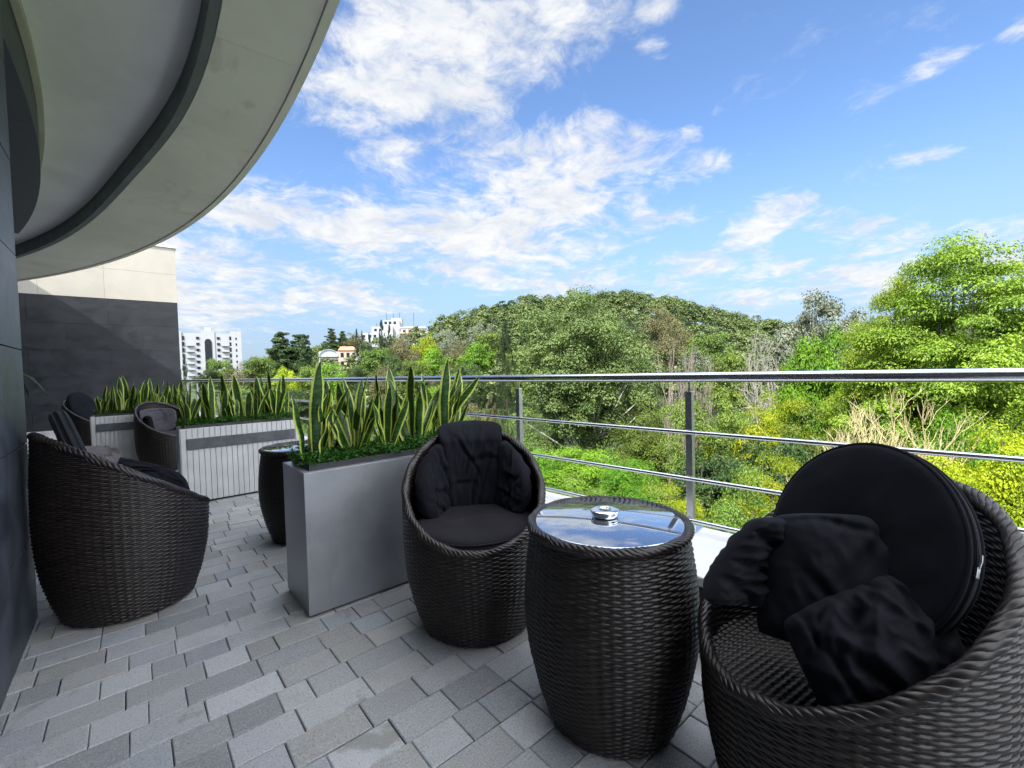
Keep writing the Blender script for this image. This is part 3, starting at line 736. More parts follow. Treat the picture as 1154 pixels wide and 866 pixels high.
# ---- cushions
def pad_mesh(name, mapf, nu=64, nv=64, T=0.10, e=3.6, seed=0, wr=0.008, freq=2.3, gather=1.0, rnd=0.30, cdir=None):
    """puffy pad: mapf(u,v,w) places a point, u and v in -1..1, w the offset from the middle surface"""
    u = np.linspace(-1, 1, nu); v = np.linspace(-1, 1, nv); U, V = np.meshgrid(u, v, indexing='ij')
    U, V = U.ravel(), V.ravel()
    edge = np.sqrt(np.clip((1 - np.abs(U) ** e) * (1 - np.abs(V) ** e), 0, 1))
    Um, Vm = U * np.sqrt(1 - rnd * V * V / 2 - rnd * 0.5 * V ** 8), V * np.sqrt(1 - rnd * U * U / 2 - rnd * 0.5 * U ** 8)
    out = []
    for s in (1, -1):
        P = np.stack([U * freq + V * 0.5, V * freq - U * 0.6, np.full_like(U, seed * 3.1 + s)], -1)
        ridge = 1 - np.abs(fbm(P * np.array([1.0, 0.55, 1]), 3, seed)) * 1.5
        pl_ = 1 - np.abs(vnoise(np.stack([U * freq * 2.2 + V * 1.7, V * freq * 0.8 - U, np.full_like(U, seed + 9.0)], -1), seed + 4)) * 1.6
        wrk = (ridge - 0.5) * 1.0 + (pl_ - 0.5) * 0.6 * gather
        w = s * (0.003 + T / 2 * edge + wr * wrk * np.minimum(edge * 2.0, 1.0))
        cr = np.random.default_rng(seed + 31)
        for _ in range(5 if cdir is None else 9):
            a0_ = cr.uniform(0, PI) if cdir is None else cdir + cr.normal(0, 0.35); c0_ = cr.uniform(-0.85, 0.85); dl = U * math.cos(a0_) + V * math.sin(a0_) - c0_ + 0.16 * vnoise(np.stack([U * 2, V * 2, np.full_like(U, seed)], -1), seed + 8)
            along = U * -math.sin(a0_) + V * math.cos(a0_) - cr.uniform(-0.5, 0.5)
            w -= s * wr * 1.5 * np.exp(-(dl / 0.07) ** 2) * np.exp(-(along / 0.55) ** 2) * np.minimum(edge * 2, 1) - s * wr * 0.9 * np.exp(-((dl - 0.14) / 0.09) ** 2) * np.exp(-(along / 0.55) ** 2) * np.minimum(edge * 2, 1)
        out.append(mapf(Um, Vm, w))
    q1 = grid_quads(nu, nv); q2 = grid_quads(nu, nv, off=nu * nv)[:, ::-1]
    bd = [(i, 0) for i in range(nu)] + [(nu - 1, j) for j in range(1, nv)] + [(i, nv - 1) for i in range(nu - 2, -1, -1)] + [(0, j) for j in range(nv - 2, 0, -1)]
    b = np.array([i * nv + j for i, j in bd]); b2 = np.roll(b, -1)
    q3 = np.stack([b, b + nu * nv, b2 + nu * nv, b2], -1)
    me = np_mesh(name, np.vstack(out), np.vstack([q1, q2, q3]), smooth=True)
    return me

def smooth_obj(o, lv=1):
    s = o.modifiers.new('subdivision', 'SUBSURF'); s.levels = lv; s.render_levels = lv
    return o

def wrap_map(a0, a1, zlo, zhi, rin=0.283, T=0.10, over=0.0):
    """pad wrapped round the inside of the chair back, local angles a0..a1 (180 = middle of the back)"""
    def f(U, V, w):
        a = np.radians((a0 + a1) / 2 + (a1 - a0) / 2 * U)
        zh = zhi(a) if callable(zhi) else zhi
        s = (V + 1) / 2; z = zlo + (zh - zlo) * s
        r = rin - T / 2 - w - 0.05 * (1 - s) ** 2
        if over: r = r + over * np.clip((s - 0.80) / 0.2, 0, 1) ** 1.5
        return np.stack([r * np.cos(a), r * np.sin(a), z], -1)
    return f

def disc_cushion(name, R, T, mat, seed=0, wr=0.004):
    n = 72; rr_ = np.concatenate([np.linspace(0, 0.86, 12), [0.92, 0.965, 0.99, 1.0]]); ph = np.linspace(0, 2 * PI, n, endpoint=False)
    top = []
    for s in (1, -1):
        hgt = T / 2 * np.sqrt(np.clip(1 - rr_ ** 30, 0, 1)) * (1 - 0.10 * rr_ ** 2) + 0.0015
        X = np.outer(np.cos(ph), rr_) * R; Y = np.outer(np.sin(ph), rr_) * R
        P = np.stack([X.ravel() * 9, Y.ravel() * 9, np.full(X.size, seed + s * 2.0)], -1)
        wz = fbm(P, 3, seed).reshape(X.shape) * wr * (1 - rr_ ** 8)[None, :]
        top.append(np.stack([X, Y, s * (np.broadcast_to(hgt, X.shape) + wz)], -1).reshape(-1, 3))
    k = len(rr_); q1 = grid_quads(n, k, True); q2 = grid_quads(n, k, True, n * k)[:, ::-1]
    i = np.arange(n); j = (i + 1) % n
    q3 = np.stack([i * k + k - 1, i * k + k - 1 + n * k, j * k + k - 1 + n * k, j * k + k - 1], -1)
    mb = MB().add(np.vstack(top), np.vstack([q1, q2, q3]))
    pa = np.linspace(0, 2 * PI, 73)
    for sz in (1, -1): mb.tube(np.stack([R * 0.984 * np.cos(pa), R * 0.984 * np.sin(pa), np.full(73, sz * T * 0.285)], -1), 0.0046, 8, False)
    return link(name, mb.mesh(name, True), mat)

def in_chair(o, i):
    c = CHAIRS[i]; o.location = (c[0], c[1], 0); o.rotation_euler = (0, 0, math.radians(c[2])); return o

# middle chair: round seat pad and a three lobed back cushion folded over the rim
s0 = disc_cushion('seat_cushion', 0.274, 0.085, M['seat_cloth'], 2, 0.005); in_chair(s0, 0)
s0.location = (CHAIRS[0][0] + 0.012 * math.cos(math.radians(237)), CHAIRS[0][1] + 0.012 * math.sin(math.radians(237)), 0.43); s0.rotation_euler = (0.0, math.radians(2.0), math.radians(237))
tag(s0, 'round charcoal seat cushion in the armchair beside the silver planter', 'cushion')
b0 = in_chair(empty('back_cushion'), 0); tag(b0, 'black three part back cushion draped over the back of armchair by silver planter', 'cushion')
lobez = lambda a: np.minimum(rim_z(a) + 0.015, 0.80)
smooth_obj(link('side_pad', pad_mesh('side_pad', wrap_map(84, 150, 0.44, lobez, T=0.085), T=0.085, seed=1), M['black_cloth'], b0))
smooth_obj(link('middle_pad', pad_mesh('middle_pad', wrap_map(138, 224, 0.445, 0.885, T=0.10, over=0.095), T=0.085, seed=2), M['black_cloth'], b0))
smooth_obj(link('side_pad', pad_mesh('side_pad', wrap_map(212, 272, 0.44, lobez, T=0.085), T=0.085, seed=3), M['black_cloth'], b0))

# nearest chair: slumped back cushion in front, the round seat cushion stood on edge behind it
def local(i, p):
    c = CHAIRS[i]; a = math.radians(c[2]); return np.array([c[0] + p[0] * math.cos(a) - p[1] * math.sin(a), c[1] + p[0] * math.sin(a) + p[1] * math.cos(a), p[2]])
d1 = disc_cushion('round_cushion', 0.236, 0.055, M['black_cloth'], 5, 0.004)
nrm = Vector((-0.80, 0.48, 0.36)).normalized(); d1.location = (1.303, 0.262, 0.722)
d1.rotation_euler = nrm.to_track_quat('Z', 'Y').to_euler()
tag(d1, 'round black cushion stood on edge and leaning inside the closest armchair', 'cushion')
zp = MB(); zp.box((-0.004, -0.010, 0), (0.004, 0.010, 0.004)); zp.tube([(0, 0.008, 0.003), (0.002, 0.022, 0.004), (0.0, 0.034, 0.004)], 0.0026, 6)
zo = zp.build('zip_pull', M['zip'], d1); qd = nrm.to_track_quat('Z', 'Y'); e1 = qd.inverted() @ Vector((-0.53, -0.85, 0.12)); az = math.atan2(e1.y, e1.x)
zo.location = (0.2365 * math.cos(az), 0.2365 * math.sin(az), 0.004); zo.rotation_euler = Matrix.Rotation(az, 3, 'Z').to_euler(); zo.rotation_euler = (Matrix.Rotation(az, 3, 'Z') @ Matrix.Rotation(PI / 2, 3, 'Y')).to_euler()
b1 = empty('back_cushion', (CHAIRS[1][0] - 0.085, CHAIRS[1][1] - 0.03, 0), math.radians(203))
tag(b1, 'slumped black back cushion with three lobes inside the closest armchair', 'cushion')
def slump(center, ax, ay, bend=0.0, bend2=0.0):
    c = np.array(center, float); ax = np.array(ax, float); ay = np.array(ay, float)
    nn = np.cross(ax, ay); nn /= np.linalg.norm(nn)
    def f(U, V, w): return c + U[:, None] * ax + V[:, None] * ay + (w + bend * U ** 2 + bend2 * V ** 2)[:, None] * nn
    return f

c1 = np.array([CHAIRS[1][0], CHAIRS[1][1], 0])
b1.location = (c1[0], c1[1], 0); b1.rotation_euler = (0, 0, 0)
smooth_obj(link('side_pad', pad_mesh('side_pad', slump(np.array([1.185, 0.452, 0.655]) - c1, (0.080, -0.035, 0.095), (0.072, -0.052, -0.012), -0.035, -0.02), T=0.10, e=5, seed=11, wr=0.010, rnd=0.16, cdir=0.2), M['black_cloth'], b1))
smooth_obj(link('middle_pad', pad_mesh('middle_pad', slump(np.array([1.212, 0.258, 0.652]) - c1, (0.085, -0.140, 0.0), (0.065, 0.0, 0.138), -0.05, -0.02), T=0.11, e=5, seed=12, wr=0.008, rnd=0.16), M['black_cloth'], b1))
smooth_obj(link('side_pad', pad_mesh('side_pad', slump(np.array([1.122, 0.196, 0.580]) - c1, (0.092, -0.098, 0.066), (0.036, 0.06, 0.075), -0.035, -0.02), T=0.11, e=5, seed=13, wr=0.011, rnd=0.14, cdir=-0.2), M['black_cloth'], b1))
# left chair: dark disc stood at the back, mauve cushion, black arm pad
d2_ = disc_cushion('round_cushion', 0.25, 0.075, M['grey_cloth'], 8); d2_.location = (-0.222, 3.06, 0.765)
d2_.rotation_euler = Vector((0.96, 0.12, 0.26)).to_track_quat('Z', 'Y').to_euler()
tag(d2_, 'dark grey round cushion standing on edge in the armchair by the slate wall', 'cushion')
m2 = link('scatter_cushion', pad_mesh('scatter_cushion', slump((-0.150, 3.16, 0.695), (0.08, 0.09, -0.03), (-0.045, 0.045, 0.10)), T=0.13, seed=6, wr=0.012), M['mauve_cloth']); smooth_obj(m2)
tag(m2, 'crumpled mauve grey cushion in the armchair by the slate wall', 'cushion')
a2 = link('arm_cushion', pad_mesh('arm_cushion', slump((0.02, 3.20, 0.61), (0.22, 0.05, -0.105), (-0.02, 0.03, 0.085), -0.03), T=0.11, seed=7), M['black_cloth']); smooth_obj(a2)
tag(a2, 'long black cushion along the arm of the armchair by the slate wall', 'cushion')
s2 = disc_cushion('seat_cushion', 0.265, 0.07, M['grey_cloth'], 3); s2.location = (-0.03, 3.02, 0.462)
tag(s2, 'flat grey seat cushion at the front of the armchair by the slate wall', 'cushion')
# far chairs
s3 = disc_cushion('seat_cushion', 0.265, 0.07, M['grey_cloth'], 4); s3.location = (CHAIRS[3][0], CHAIRS[3][1], 0.43)
tag(s3, 'grey seat cushion in the armchair half hidden between ribbed planters', 'cushion')
p3 = in_chair(empty('back_cushion'), 3); tag(p3, 'grey back cushion lining the armchair half hidden between ribbed planters', 'cushion')
smooth_obj(link('back_pad', pad_mesh('back_pad', wrap_map(120, 240, 0.45, 0.77, T=0.05, rin=0.288), nu=60, T=0.045, seed=4, wr=0.003), M['lining_cloth'], p3))
a3 = in_chair(empty('arm_cushion'), 3); tag(a3, 'small black cushion tucked in the armchair half hidden between ribbed planters', 'cushion')
smooth_obj(link('pad', pad_mesh('pad', wrap_map(236, 275, 0.44, 0.70, T=0.07, rin=0.24), T=0.07, seed=5), M['black_cloth'], a3))
d4 = disc_cushion('round_cushion', 0.25, 0.08, M['black_cloth'], 8); d4.location = (-0.62, 9.68, 0.74); d4.rotation_euler = Vector((0.8, -0.5, 0.3)).to_track_quat('Z', 'Y').to_euler()
tag(d4, 'black round cushion in the far armchair against the dark end wall', 'cushion')

# ------------------------------------------------------------------ planters with snake plants
def snake_plant(seed, hmax, nleaf, tall=1.0, lean=None):
    r = np.random.default_rng(seed); V, Q, UVs = [], [], []; off = 0
    for i in range(nleaf):
        az = r.uniform(0, 2 * PI); H = hmax * tall * (1.0 if i == 0 else r.uniform(0.5, 0.97)); W = r.uniform(0.029, 0.041) * (0.72 + 0.35 * H / 0.5)
        tilt = r.uniform(0.05, 0.42) if i else r.uniform(0.0, 0.12)
        ld = np.array([math.cos(az), math.sin(az), 0]);
        if lean and i in (0, 1): ld = np.array(lean); ld = ld / np.linalg.norm(ld); tilt = 0.62 - 0.15 * i
        b0 = np.array([math.cos(az), math.sin(az), 0]) * r.uniform(0.005, 0.045)
        face = r.uniform(0, 2 * PI); tw = r.uniform(-0.7, 0.7); bend = r.uniform(-0.1, 0.28); wavy = r.uniform(0.002, 0.007); wp = r.uniform(0, 6)
        nv = 15; t = np.linspace(0, 1, nv)
        ang = tilt + bend * t ** 1.5
        dz = np.cos(ang); dr = np.sin(ang); ds = H / (nv - 1)
        z = np.concatenate([[0], np.cumsum(dz[:-1] * ds)]); rad = np.concatenate([[0], np.cumsum(dr[:-1] * ds)])
        c = b0 + ld * rad[:, None]; c[:, 2] = z - 0.01
        wid = W * np.clip(0.52 + 1.25 * t - 0.95 * t ** 2, 0, None) * np.clip((1 - t) * 4.2, 0, 1) ** 0.62
        wid[-1] = 0.0006
        fa = face + tw * t
        side = np.stack([np.cos(fa), np.sin(fa), np.zeros(nv)], -1)
        nrm_ = np.stack([-np.sin(fa), np.cos(fa), np.zeros(nv)], -1)
        cols = np.array([-1, -0.55, 0, 0.55, 1.0])
        th = 0.0030
        for sgn in (1, -1):
            P = c[:, None] + side[:, None] * (cols[None, :, None] * wid[:, None, None])
            cup = (cols ** 2)[None, :] * wid[:, None] * 0.28 + wavy * np.sin(t * 15 + wp)[:, None] * np.abs(cols)[None, :]
            thick = th * (1 - cols ** 2)[None, :] * sgn * (0.4 + 0.6 * np.minimum(1, wid[:, None] / W))
            P = P + nrm_[:, None] * (cup + thick)[..., None]
            V.append(P.reshape(-1, 3)); UVs.append(np.stack([np.tile((cols + 1) / 2, nv), np.repeat(t, 5)], -1))
            g = grid_quads(nv, 5, off=off); Q.append(g if sgn < 0 else g[:, ::-1]); off += nv * 5
    return np_mesh('snake_plant', np.vstack(V), np.vstack(Q), uv=np.vstack(UVs), smooth=True)

def fern_bed(name, lx, ly, n, seed, h=0.07):
    r = np.random.default_rng(seed); k = 9
    base_ = np.stack([r.uniform(-lx / 2, lx / 2, n), r.uniform(-ly / 2, ly / 2, n), np.zeros(n)], -1)
    az = r.uniform(0, 2 * PI, n); el = r.uniform(0.35, 1.3, n); L = r.uniform(0.5, 1.25, n) * h * (0.8 + 0.5 * vnoise(base_ * 9 + 0.3, 3))
    d_ = np.stack([np.cos(az) * np.cos(el), np.sin(az) * np.cos(el), np.sin(el)], -1)
    V, T = [], []
    for s in range(k):
        f = (s + 0.5) / k
        p = base_ + d_ * (L * f)[:, None]; p[:, 2] -= L * f * f * 0.35
        for sg in (1, -1):
            sd = np.cross(d_, np.array([0, 0, 1.0])); sd /= np.linalg.norm(sd, axis=1)[:, None] + 1e-6
            ax = sd * sg + d_ * 0.6 + r.normal(0, 0.35, (n, 3)); ax /= np.linalg.norm(ax, axis=1)[:, None]
            bx = np.cross(ax, r.normal(0, 1, (n, 3))); bx /= np.linalg.norm(bx, axis=1)[:, None]
            l = 0.030 * (1.15 - f) + 0.008; w = 0.0034
            V.append(np.stack([p, p + ax * l * 0.5 + bx * w, p + ax * l, p + ax * l * 0.5 - bx * w], 1)); T.append(np.repeat(np.clip(0.25 + 0.5 * f + r.normal(0, 0.15, n), 0, 1), 4))
    V = np.vstack(V).reshape(-1, 3); q = np.arange(len(V)).reshape(-1, 4)
    return np_mesh(name, V, q, {'tint': np.concatenate(T)})

snakes = [snake_plant(20 + k, 0.50, 6 + k % 3) for k in range(6)]
snake_lean = snake_plant(41, 0.60, 5, lean=(0.85, -0.52, 0))
ferns = fern_bed('fern_ground_cover', 0.92, 0.25, 1500, 4, 0.125)

def planter(x0, y0, L, W, style, lab, plab, seed, skip=()):
    """x0,y0: corner nearest the camera and the facade; runs along +x"""
    H = 0.69
    o = empty('planter', (x0 + L / 2, y0 + W / 2, 0)); tag(o, lab, 'planter', 'long rectangular planters')
    hx, hy = L / 2, W / 2
    if style == 'smooth':
        for ya in (-hy, hy - 0.003): MB().box((-hx, ya, 0.012), (hx, ya + 0.003, H)).build('side_panel', M['silver'], o, bevel=0.001)
        for xa in (-hx, hx - 0.003): MB().box((xa, -hy + 0.0035, 0.012), (xa + 0.003, hy - 0.0035, H)).build('end_panel', M['silver'], o, bevel=0.001)
    else:
        m = MB(); rr = random.Random(seed); n = int(L / 0.042); w = L / n
        for k in range(n):
            for (ya, yb) in ((-hy, -hy + 0.014), (hy - 0.014, hy)):
                m.box((-hx + k * w + 0.0022, ya + rr.uniform(0, 0.0012), 0.02), (-hx + (k + 1) * w - 0.0022, yb, H))
        m.box((-hx + 0.002, -hy + 0.0145, 0.02), (hx - 0.002, -hy + 0.018, H)); m.box((-hx + 0.002, hy - 0.018, 0.02), (hx - 0.002, hy - 0.0145, H))
        m.build('ribbed_board', M['rib_board'], o, bevel=0.0012)
        m = MB(); m.box((-hx + 0.045, -hy - 0.010, 0.50), (hx - 0.05, -hy - 0.0005, 0.60)); m.build('dark_plank', M['plank'], o, bevel=0.002)
        for xa in (-hx - 0.006, hx + 0.0005): MB().box((xa, -hy + 0.001, 0.02), (xa + 0.0055, hy - 0.001, H)).build('end_panel', M['end_panel'], o, bevel=0.001)
    MB().box((-hx + 0.012, -hy + 0.02, 0.0), (hx - 0.012, hy - 0.02, 0.014)).build('plinth', M['liner'], o)
    m = MB(); r_ = 0.036
    m.box((-hx + 0.004, -hy + 0.0185, H - 0.004), (hx - 0.004, hy - 0.0185, H + 0.001)); m.build('top_plate', M['silver'] if style == 'smooth' else M['rib_board'], o)
    m = MB(); a, b = hx - r_, hy - r_
    m.box((-a, -b, H + 0.0015), (a, -b + 0.006, H + 0.030)); m.box((-a, b - 0.006, H + 0.0015), (a, b, H + 0.030))
    m.box((-a, -b + 0.006, H + 0.0015), (-a + 0.006, b - 0.006, H + 0.030)); m.box((a - 0.006, -b + 0.006, H + 0.0015), (a, b - 0.006, H + 0.030))
    m.build('liner', M['liner'], o)
    MB().box((-a + 0.006, -b + 0.006, H + 0.0015), (a - 0.006, b - 0.006, H + 0.017)).build('soil', M['soil'], o)
    rr = random.Random(seed); n = 10
    for k in range(n):
        px = x0 + 0.085 + (L - 0.17) * k / (n - 1) + rr.uniform(-0.015, 0.015); py = y0 + W / 2 + (0.042 if k % 2 else -0.048) + rr.uniform(-0.012, 0.012)
        leaning = style == 'smooth' and k == 7
        s = link('snake_plant', snake_lean if leaning else snakes[rr.randrange(6)], M['snake']); s.location = (px, py, H + 0.015)
        sc = rr.uniform(0.78, 1.08); s.scale = (sc, sc, sc)
        if not leaning: s.rotation_euler = (0, 0, rr.uniform(0, 6.28))
        tag(s, plab if not leaning else 'snake plant whose long blades lean out towards the railing, in silver planter', 'plant', 'snake plants in the ' + ('smooth silver' if style == 'smooth' else lab.split()[0] + ' ribbed') + ' planter')
    f = link('fern_ground_cover', ferns, M['fern']); f.location = (x0 + L / 2, y0 + W / 2, H + 0.018); f.scale = (1, 1, 1)
    tag(f, 'feathery green fern filling ' + lab.split(' standing')[0], 'fern', kind='stuff')
    return o

planter(0.586, 2.19, 1.02, 0.38, 'smooth', 'smooth silver metal planter standing beside the middle armchair', 'upright snake plant with yellow edged blades in smooth silver planter', 3)
planter(0.30, 4.93, 1.0, 0.37, 'ribbed', 'nearer pale ribbed planter with dark plank standing past the hidden table', 'upright snake plant with yellow edged blades in nearer ribbed planter', 8)
planter(-0.42, 7.62, 1.05, 0.36, 'ribbed', 'farther pale ribbed planter with dark plank standing behind an armchair', 'upright snake plant with yellow edged blades in farther ribbed planter', 15)

# ashtray on the near table
at_ = empty('ashtray', (1.195, 0.925, 0.6462)); at_.scale = (1, 1, 0.82); tag(at_, 'round chrome ashtray with domed lid on black glass table top', 'ashtray')
MB().lathe([(0, 0.0), (0.034, 0.0), (0.043, 0.004), (0.0465, 0.012), (0.0465, 0.021), (0.0, 0.021)], 56).build('bowl', M['chrome'], at_, True, bevel=0.0006)
MB().lathe([(0.0482, 0.0213), (0.0492, 0.025), (0.0470, 0.0288), (0.036, 0.0315), (0.024, 0.0322), (0.0205, 0.030), (0.019, 0.0235), (0.0, 0.0232)], 56).build('lid', M['chrome'], at_, True)
MB().lathe([(0.0, 0.0236), (0.0185, 0.0236), (0.0185, 0.0246), (0, 0.0246)], 32).build('opening', M['liner'], at_)
m = MB(); m.box((-0.018, -0.0016, 0.0248), (0.018, 0.0016, 0.0295)); m.box((-0.0016, -0.018, 0.0252), (0.0016, 0.018, 0.0291)); m.build('rest_bar', M['chrome'], at_)

# potted plant behind the end of the slate wall, only its leaf tips show
pp = empty('potted_plant', (-0.80, 3.75, 0)); tag(pp, 'dark leaved potted plant poking out behind the slate wall', 'plant')
MB().lathe([(0, 0), (0.15, 0), (0.19, 0.42), (0.165, 0.42), (0.16, 0.36), (0.0, 0.36)], 32).build('pot', M['liner'], pp, True)
m = MB(); rr = random.Random(2)
stems = []
for k in range(6):
    a = -0.2 + k * 1.05; st = np.array([(0, 0, 0.36), (0.05 * math.cos(a), 0.05 * math.sin(a), 0.75), (0.20 * math.cos(a), 0.20 * math.sin(a), 1.12)])
    m.tube(st, [0.008, 0.006, 0.004], 6); stems.append((st[-1], a))
m.build('stem', M['bark'], pp, True)
vv, qq = [], []
for p, a in stems:
    for s in range(3):
        aa = a + (s - 1) * 0.7; L = rr.uniform(0.16, 0.24); d_ = np.array([math.cos(aa), math.sin(aa), 0]); sd = np.array([-math.sin(aa), math.cos(aa), 0])
        t = np.linspace(0, 1, 8); w = 0.034 * np.sin(PI * np.clip(t * 0.94 + 0.06, 0, 1)); zc_ = 0.10 * np.sin(t * 2.2) - 0.12 * t * t
        c = p + d_ * (t * L)[:, None]; c[:, 2] += zc_ * (1 + 0.4 * s)
        P = np.stack([c - sd * w[:, None] + [0, 0, 0.006], c, c + sd * w[:, None] + [0, 0, 0.006]], 1).reshape(-1, 3)
        qq.append(grid_quads(8, 3, off=len(vv) * 24)); vv.append(P)
link('leaves', np_mesh('leaves', np.vstack(vv), np.vstack(qq), {'tint': np.full(len(vv) * 24, 0.4)}, smooth=True), M['pot_leaf'], pp)

# ------------------------------------------------------------------ land
FX, FY = 0.6515, 0.7587; RX, RY = 0.7585, -0.6517     # level view axis and its right, used to lay out the valley
def spot(px, depth):
    u = (px - 577.0) / 497.0; return np.array([FX * depth + RX * u * depth, FY * depth + RY * u * depth])
HILL = [(-900, 4), (0, 2), (200, 0), (290, 2), (345, 7), (400, 10), (450, 14), (490, 20), (520, 24), (560, 28), (600, 30), (660, 31), (720, 31), (760, 29), (800, 24), (840, 19), (880, 15), (950, 13), (1100, 14), (1500, 20), (2500, 20)]
def land_z(x, y):
    x = np.asarray(x, float); y = np.asarray(y, float)
    dep = x * FX + y * FY; lat = x * RX + y * RY
    u = 577 + 497 * lat / np.maximum(dep, 5.0)
    ridge = np.interp(u, [h_[0] for h_ in HILL], [h_[1] for h_ in HILL])
    s = np.clip((dep - 85) / 150, 0, 1); s = s * s * (3 - 2 * s)
    dd = np.hypot(x, y)
    z = -7.0 - 4.5 * np.clip((x - 4) / 30, 0, 1)
    z = z + s * (ridge + 9.0)
    back = np.clip((dep - 260) / 500, 0, 1); z = z - back * (ridge + 3) * (s > 0)
    right = np.clip((u - 860) / 250, 0, 1) * np.clip((dep - 8) / 30, 0, 1) * np.clip(1.6 - dep / 80, 0, 1)
    z = z + right * 3.0
    P = np.stack([x.ravel() * 0.02, y.ravel() * 0.02, np.zeros(x.size)], -1)
    return z + fbm(P, 3, 2).reshape(x.shape) * 1.2 * np.clip(dd / 30, 0.15, 1)
g1 = np.concatenate([-np.geomspace(6000, 420, 14), np.linspace(-380, 380, 140), np.geomspace(420, 6000, 14)])
GX, GY = np.meshgrid(g1, g1, indexing='ij'); GZ = land_z(GX, GY)
inside = (GX < 2.6) & (GX > -40) & (GY < 40) & (GY > -40); GZ = np.where(inside, np.minimum(GZ, -7), GZ)
land = link('valley_ground', np_mesh('valley_ground', np.stack([GX, GY, GZ], -1).reshape(-1, 3), grid_quads(len(g1), len(g1)), smooth=True), M['ground']); tag(land, kind='structure')

# ------------------------------------------------------------------ foliage
def leaf_quads(P, Nn, r, L, W):
    """one folded leaf per point: P positions, Nn facing normals"""
    n = len(P)
    t = np.cross(Nn, r.normal(0, 1, (n, 3))); t /= np.linalg.norm(t, axis=1)[:, None] + 1e-9
    b = np.cross(Nn, t); k = r.uniform(0.7, 1.3, n)[:, None]
    droop = Nn * (L * 0.18)
    return np.stack([P - t * L / 2 * k, P - b * W / 2 * k + droop, P + t * L / 2 * k, P + b * W / 2 * k + droop], 1).reshape(-1, 3)

def clumps_to_mesh(name, C, Rc, per, L, W, seed, flat=0.7, up=0.6, shell=0.55, tint=None, extra=None):
    r = np.random.default_rng(seed); n = len(C)
    tint = r.uniform(0, 1, n) if tint is None else tint
    idx = np.repeat(np.arange(n), per)
    d_ = r.normal(0, 1, (len(idx), 3)); d_ /= np.linalg.norm(d_, axis=1)[:, None]
    d_[:, 2] = np.where(d_[:, 2] < -0.25, -d_[:, 2] * 0.7, d_[:, 2])
    rad = Rc[idx] * (shell + (1.12 - shell) * r.random(len(idx)) ** 0.7)
    rad *= 1 + 0.35 * vnoise(d_ * 2.3 + C[idx] * 3.7, seed)
    P = C[idx] + d_ * rad[:, None] * np.array([1, 1, flat])
    Nn = d_ * 0.8 + r.normal(0, 0.30, d_.shape) + np.array([0, 0, up]); Nn /= np.linalg.norm(Nn, axis=1)[:, None]
    V = leaf_quads(P, Nn, r, L, W)
    T = np.repeat(np.clip(tint[idx] + r.normal(0, 0.12, len(idx)), 0, 1), 4)
    return np_mesh(name, V, np.arange(len(V)).reshape(-1, 4), {'tint': T})

def crown_points(n, seed, shape='round', base=0.30, lumpy=1.0):
    """clump centres in a unit-wide, unit-high tree (x,y within 0.5, z 0..1)"""
    r = np.random.default_rng(seed); out = []; cs = []
    while len(out) < n:
        d_ = r.normal(0, 1, 3); d_ /= np.linalg.norm(d_); k = r.random() ** 0.42
        lump = 1 + lumpy * (0.32 * vnoise([d_ * 1.6 + seed], seed)[0] + 0.15 * vnoise([d_ * 3.5 + seed], seed + 1)[0])
        x, y_ = d_[0] * k * 0.40 * lump, d_[1] * k * 0.40 * lump
        zz = d_[2] * k * lump
        if shape == 'round': z = base + (1 - base) * (0.5 + 0.44 * zz)
        elif shape == 'dome':
            z = base + (1 - base) * (0.46 + 0.50 * zz); f = 1.12 - 0.42 * max(0, (z - 0.5) / 0.5); x *= f; y_ *= f
        elif shape == 'egg':
            z = base + (1 - base) * (0.5 + 0.46 * zz); f = 1.15 - 0.55 * max(0, (z - 0.55) / 0.45); x *= f; y_ *= f
        elif shape == 'column':
            z = base + (1 - base) * r.random(); f = (1.0 - max(0, (z - 0.45) / 0.55) ** 1.8) * (0.55 + 0.45 * min(1, (z - base + 0.05) / 0.2)) * 1.15; x *= f; y_ *= f
        elif shape == 'cone':
            z = base + (1 - base) * r.random() ** 1.3; f = max(0.08, (1.0 - (z - base) / (1 - base))) ** 0.62 * 1.45; tier = 0.85 + 0.15 * math.cos((z * 9) * 2 * PI); x *= f * tier; y_ *= f * tier
        elif shape == 'umbrella':
            z = base + (1 - base) * (0.62 + 0.36 * zz) + 0.0; x *= 1.1; y_ *= 1.1
        out.append((x, y_, z))
    return np.array(out)

def limbs(C, seed, n, r0, base_z, top=0.85, lean=0.0, aspect=1.0):
    """tapered trunk with forking limbs that reach into the clumps, unit tree"""
    m = MB(); r = np.random.default_rng(seed)
    k = 9; t = np.linspace(0, 1, k)
    path = np.stack([lean * t ** 1.4 + 0.02 * np.sin(t * 5 + seed), 0.02 * np.cos(t * 4 + seed) - 0.02, t * top], -1)
    m.tube(path, r0 * (1 - 0.85 * t) * (1 + 0.5 * np.exp(-t * 18)), 9, False)
    for c in C[r.permutation(len(C))[:n]]:
        j = int(np.clip((c[2] * 0.62 + r.uniform(-0.1, 0.03)) / top * (k - 1), 1, k - 2)); p0 = path[j]
        mid = p0 * 0.45 + c * 0.55 + np.array([0, 0, -0.04]) + r.normal(0, 0.015, 3)
        rb = r0 * (1 - 0.85 * t[j]) * 0.5
        m.tube([p0, p0 * 0.75 + mid * 0.25 + r.normal(0, 0.008, 3), mid, c * 0.97 + p0 * 0.03], [rb, rb * 0.75, rb * 0.5, rb * 0.15], 6, False)
    return m.mesh('trunk', True)

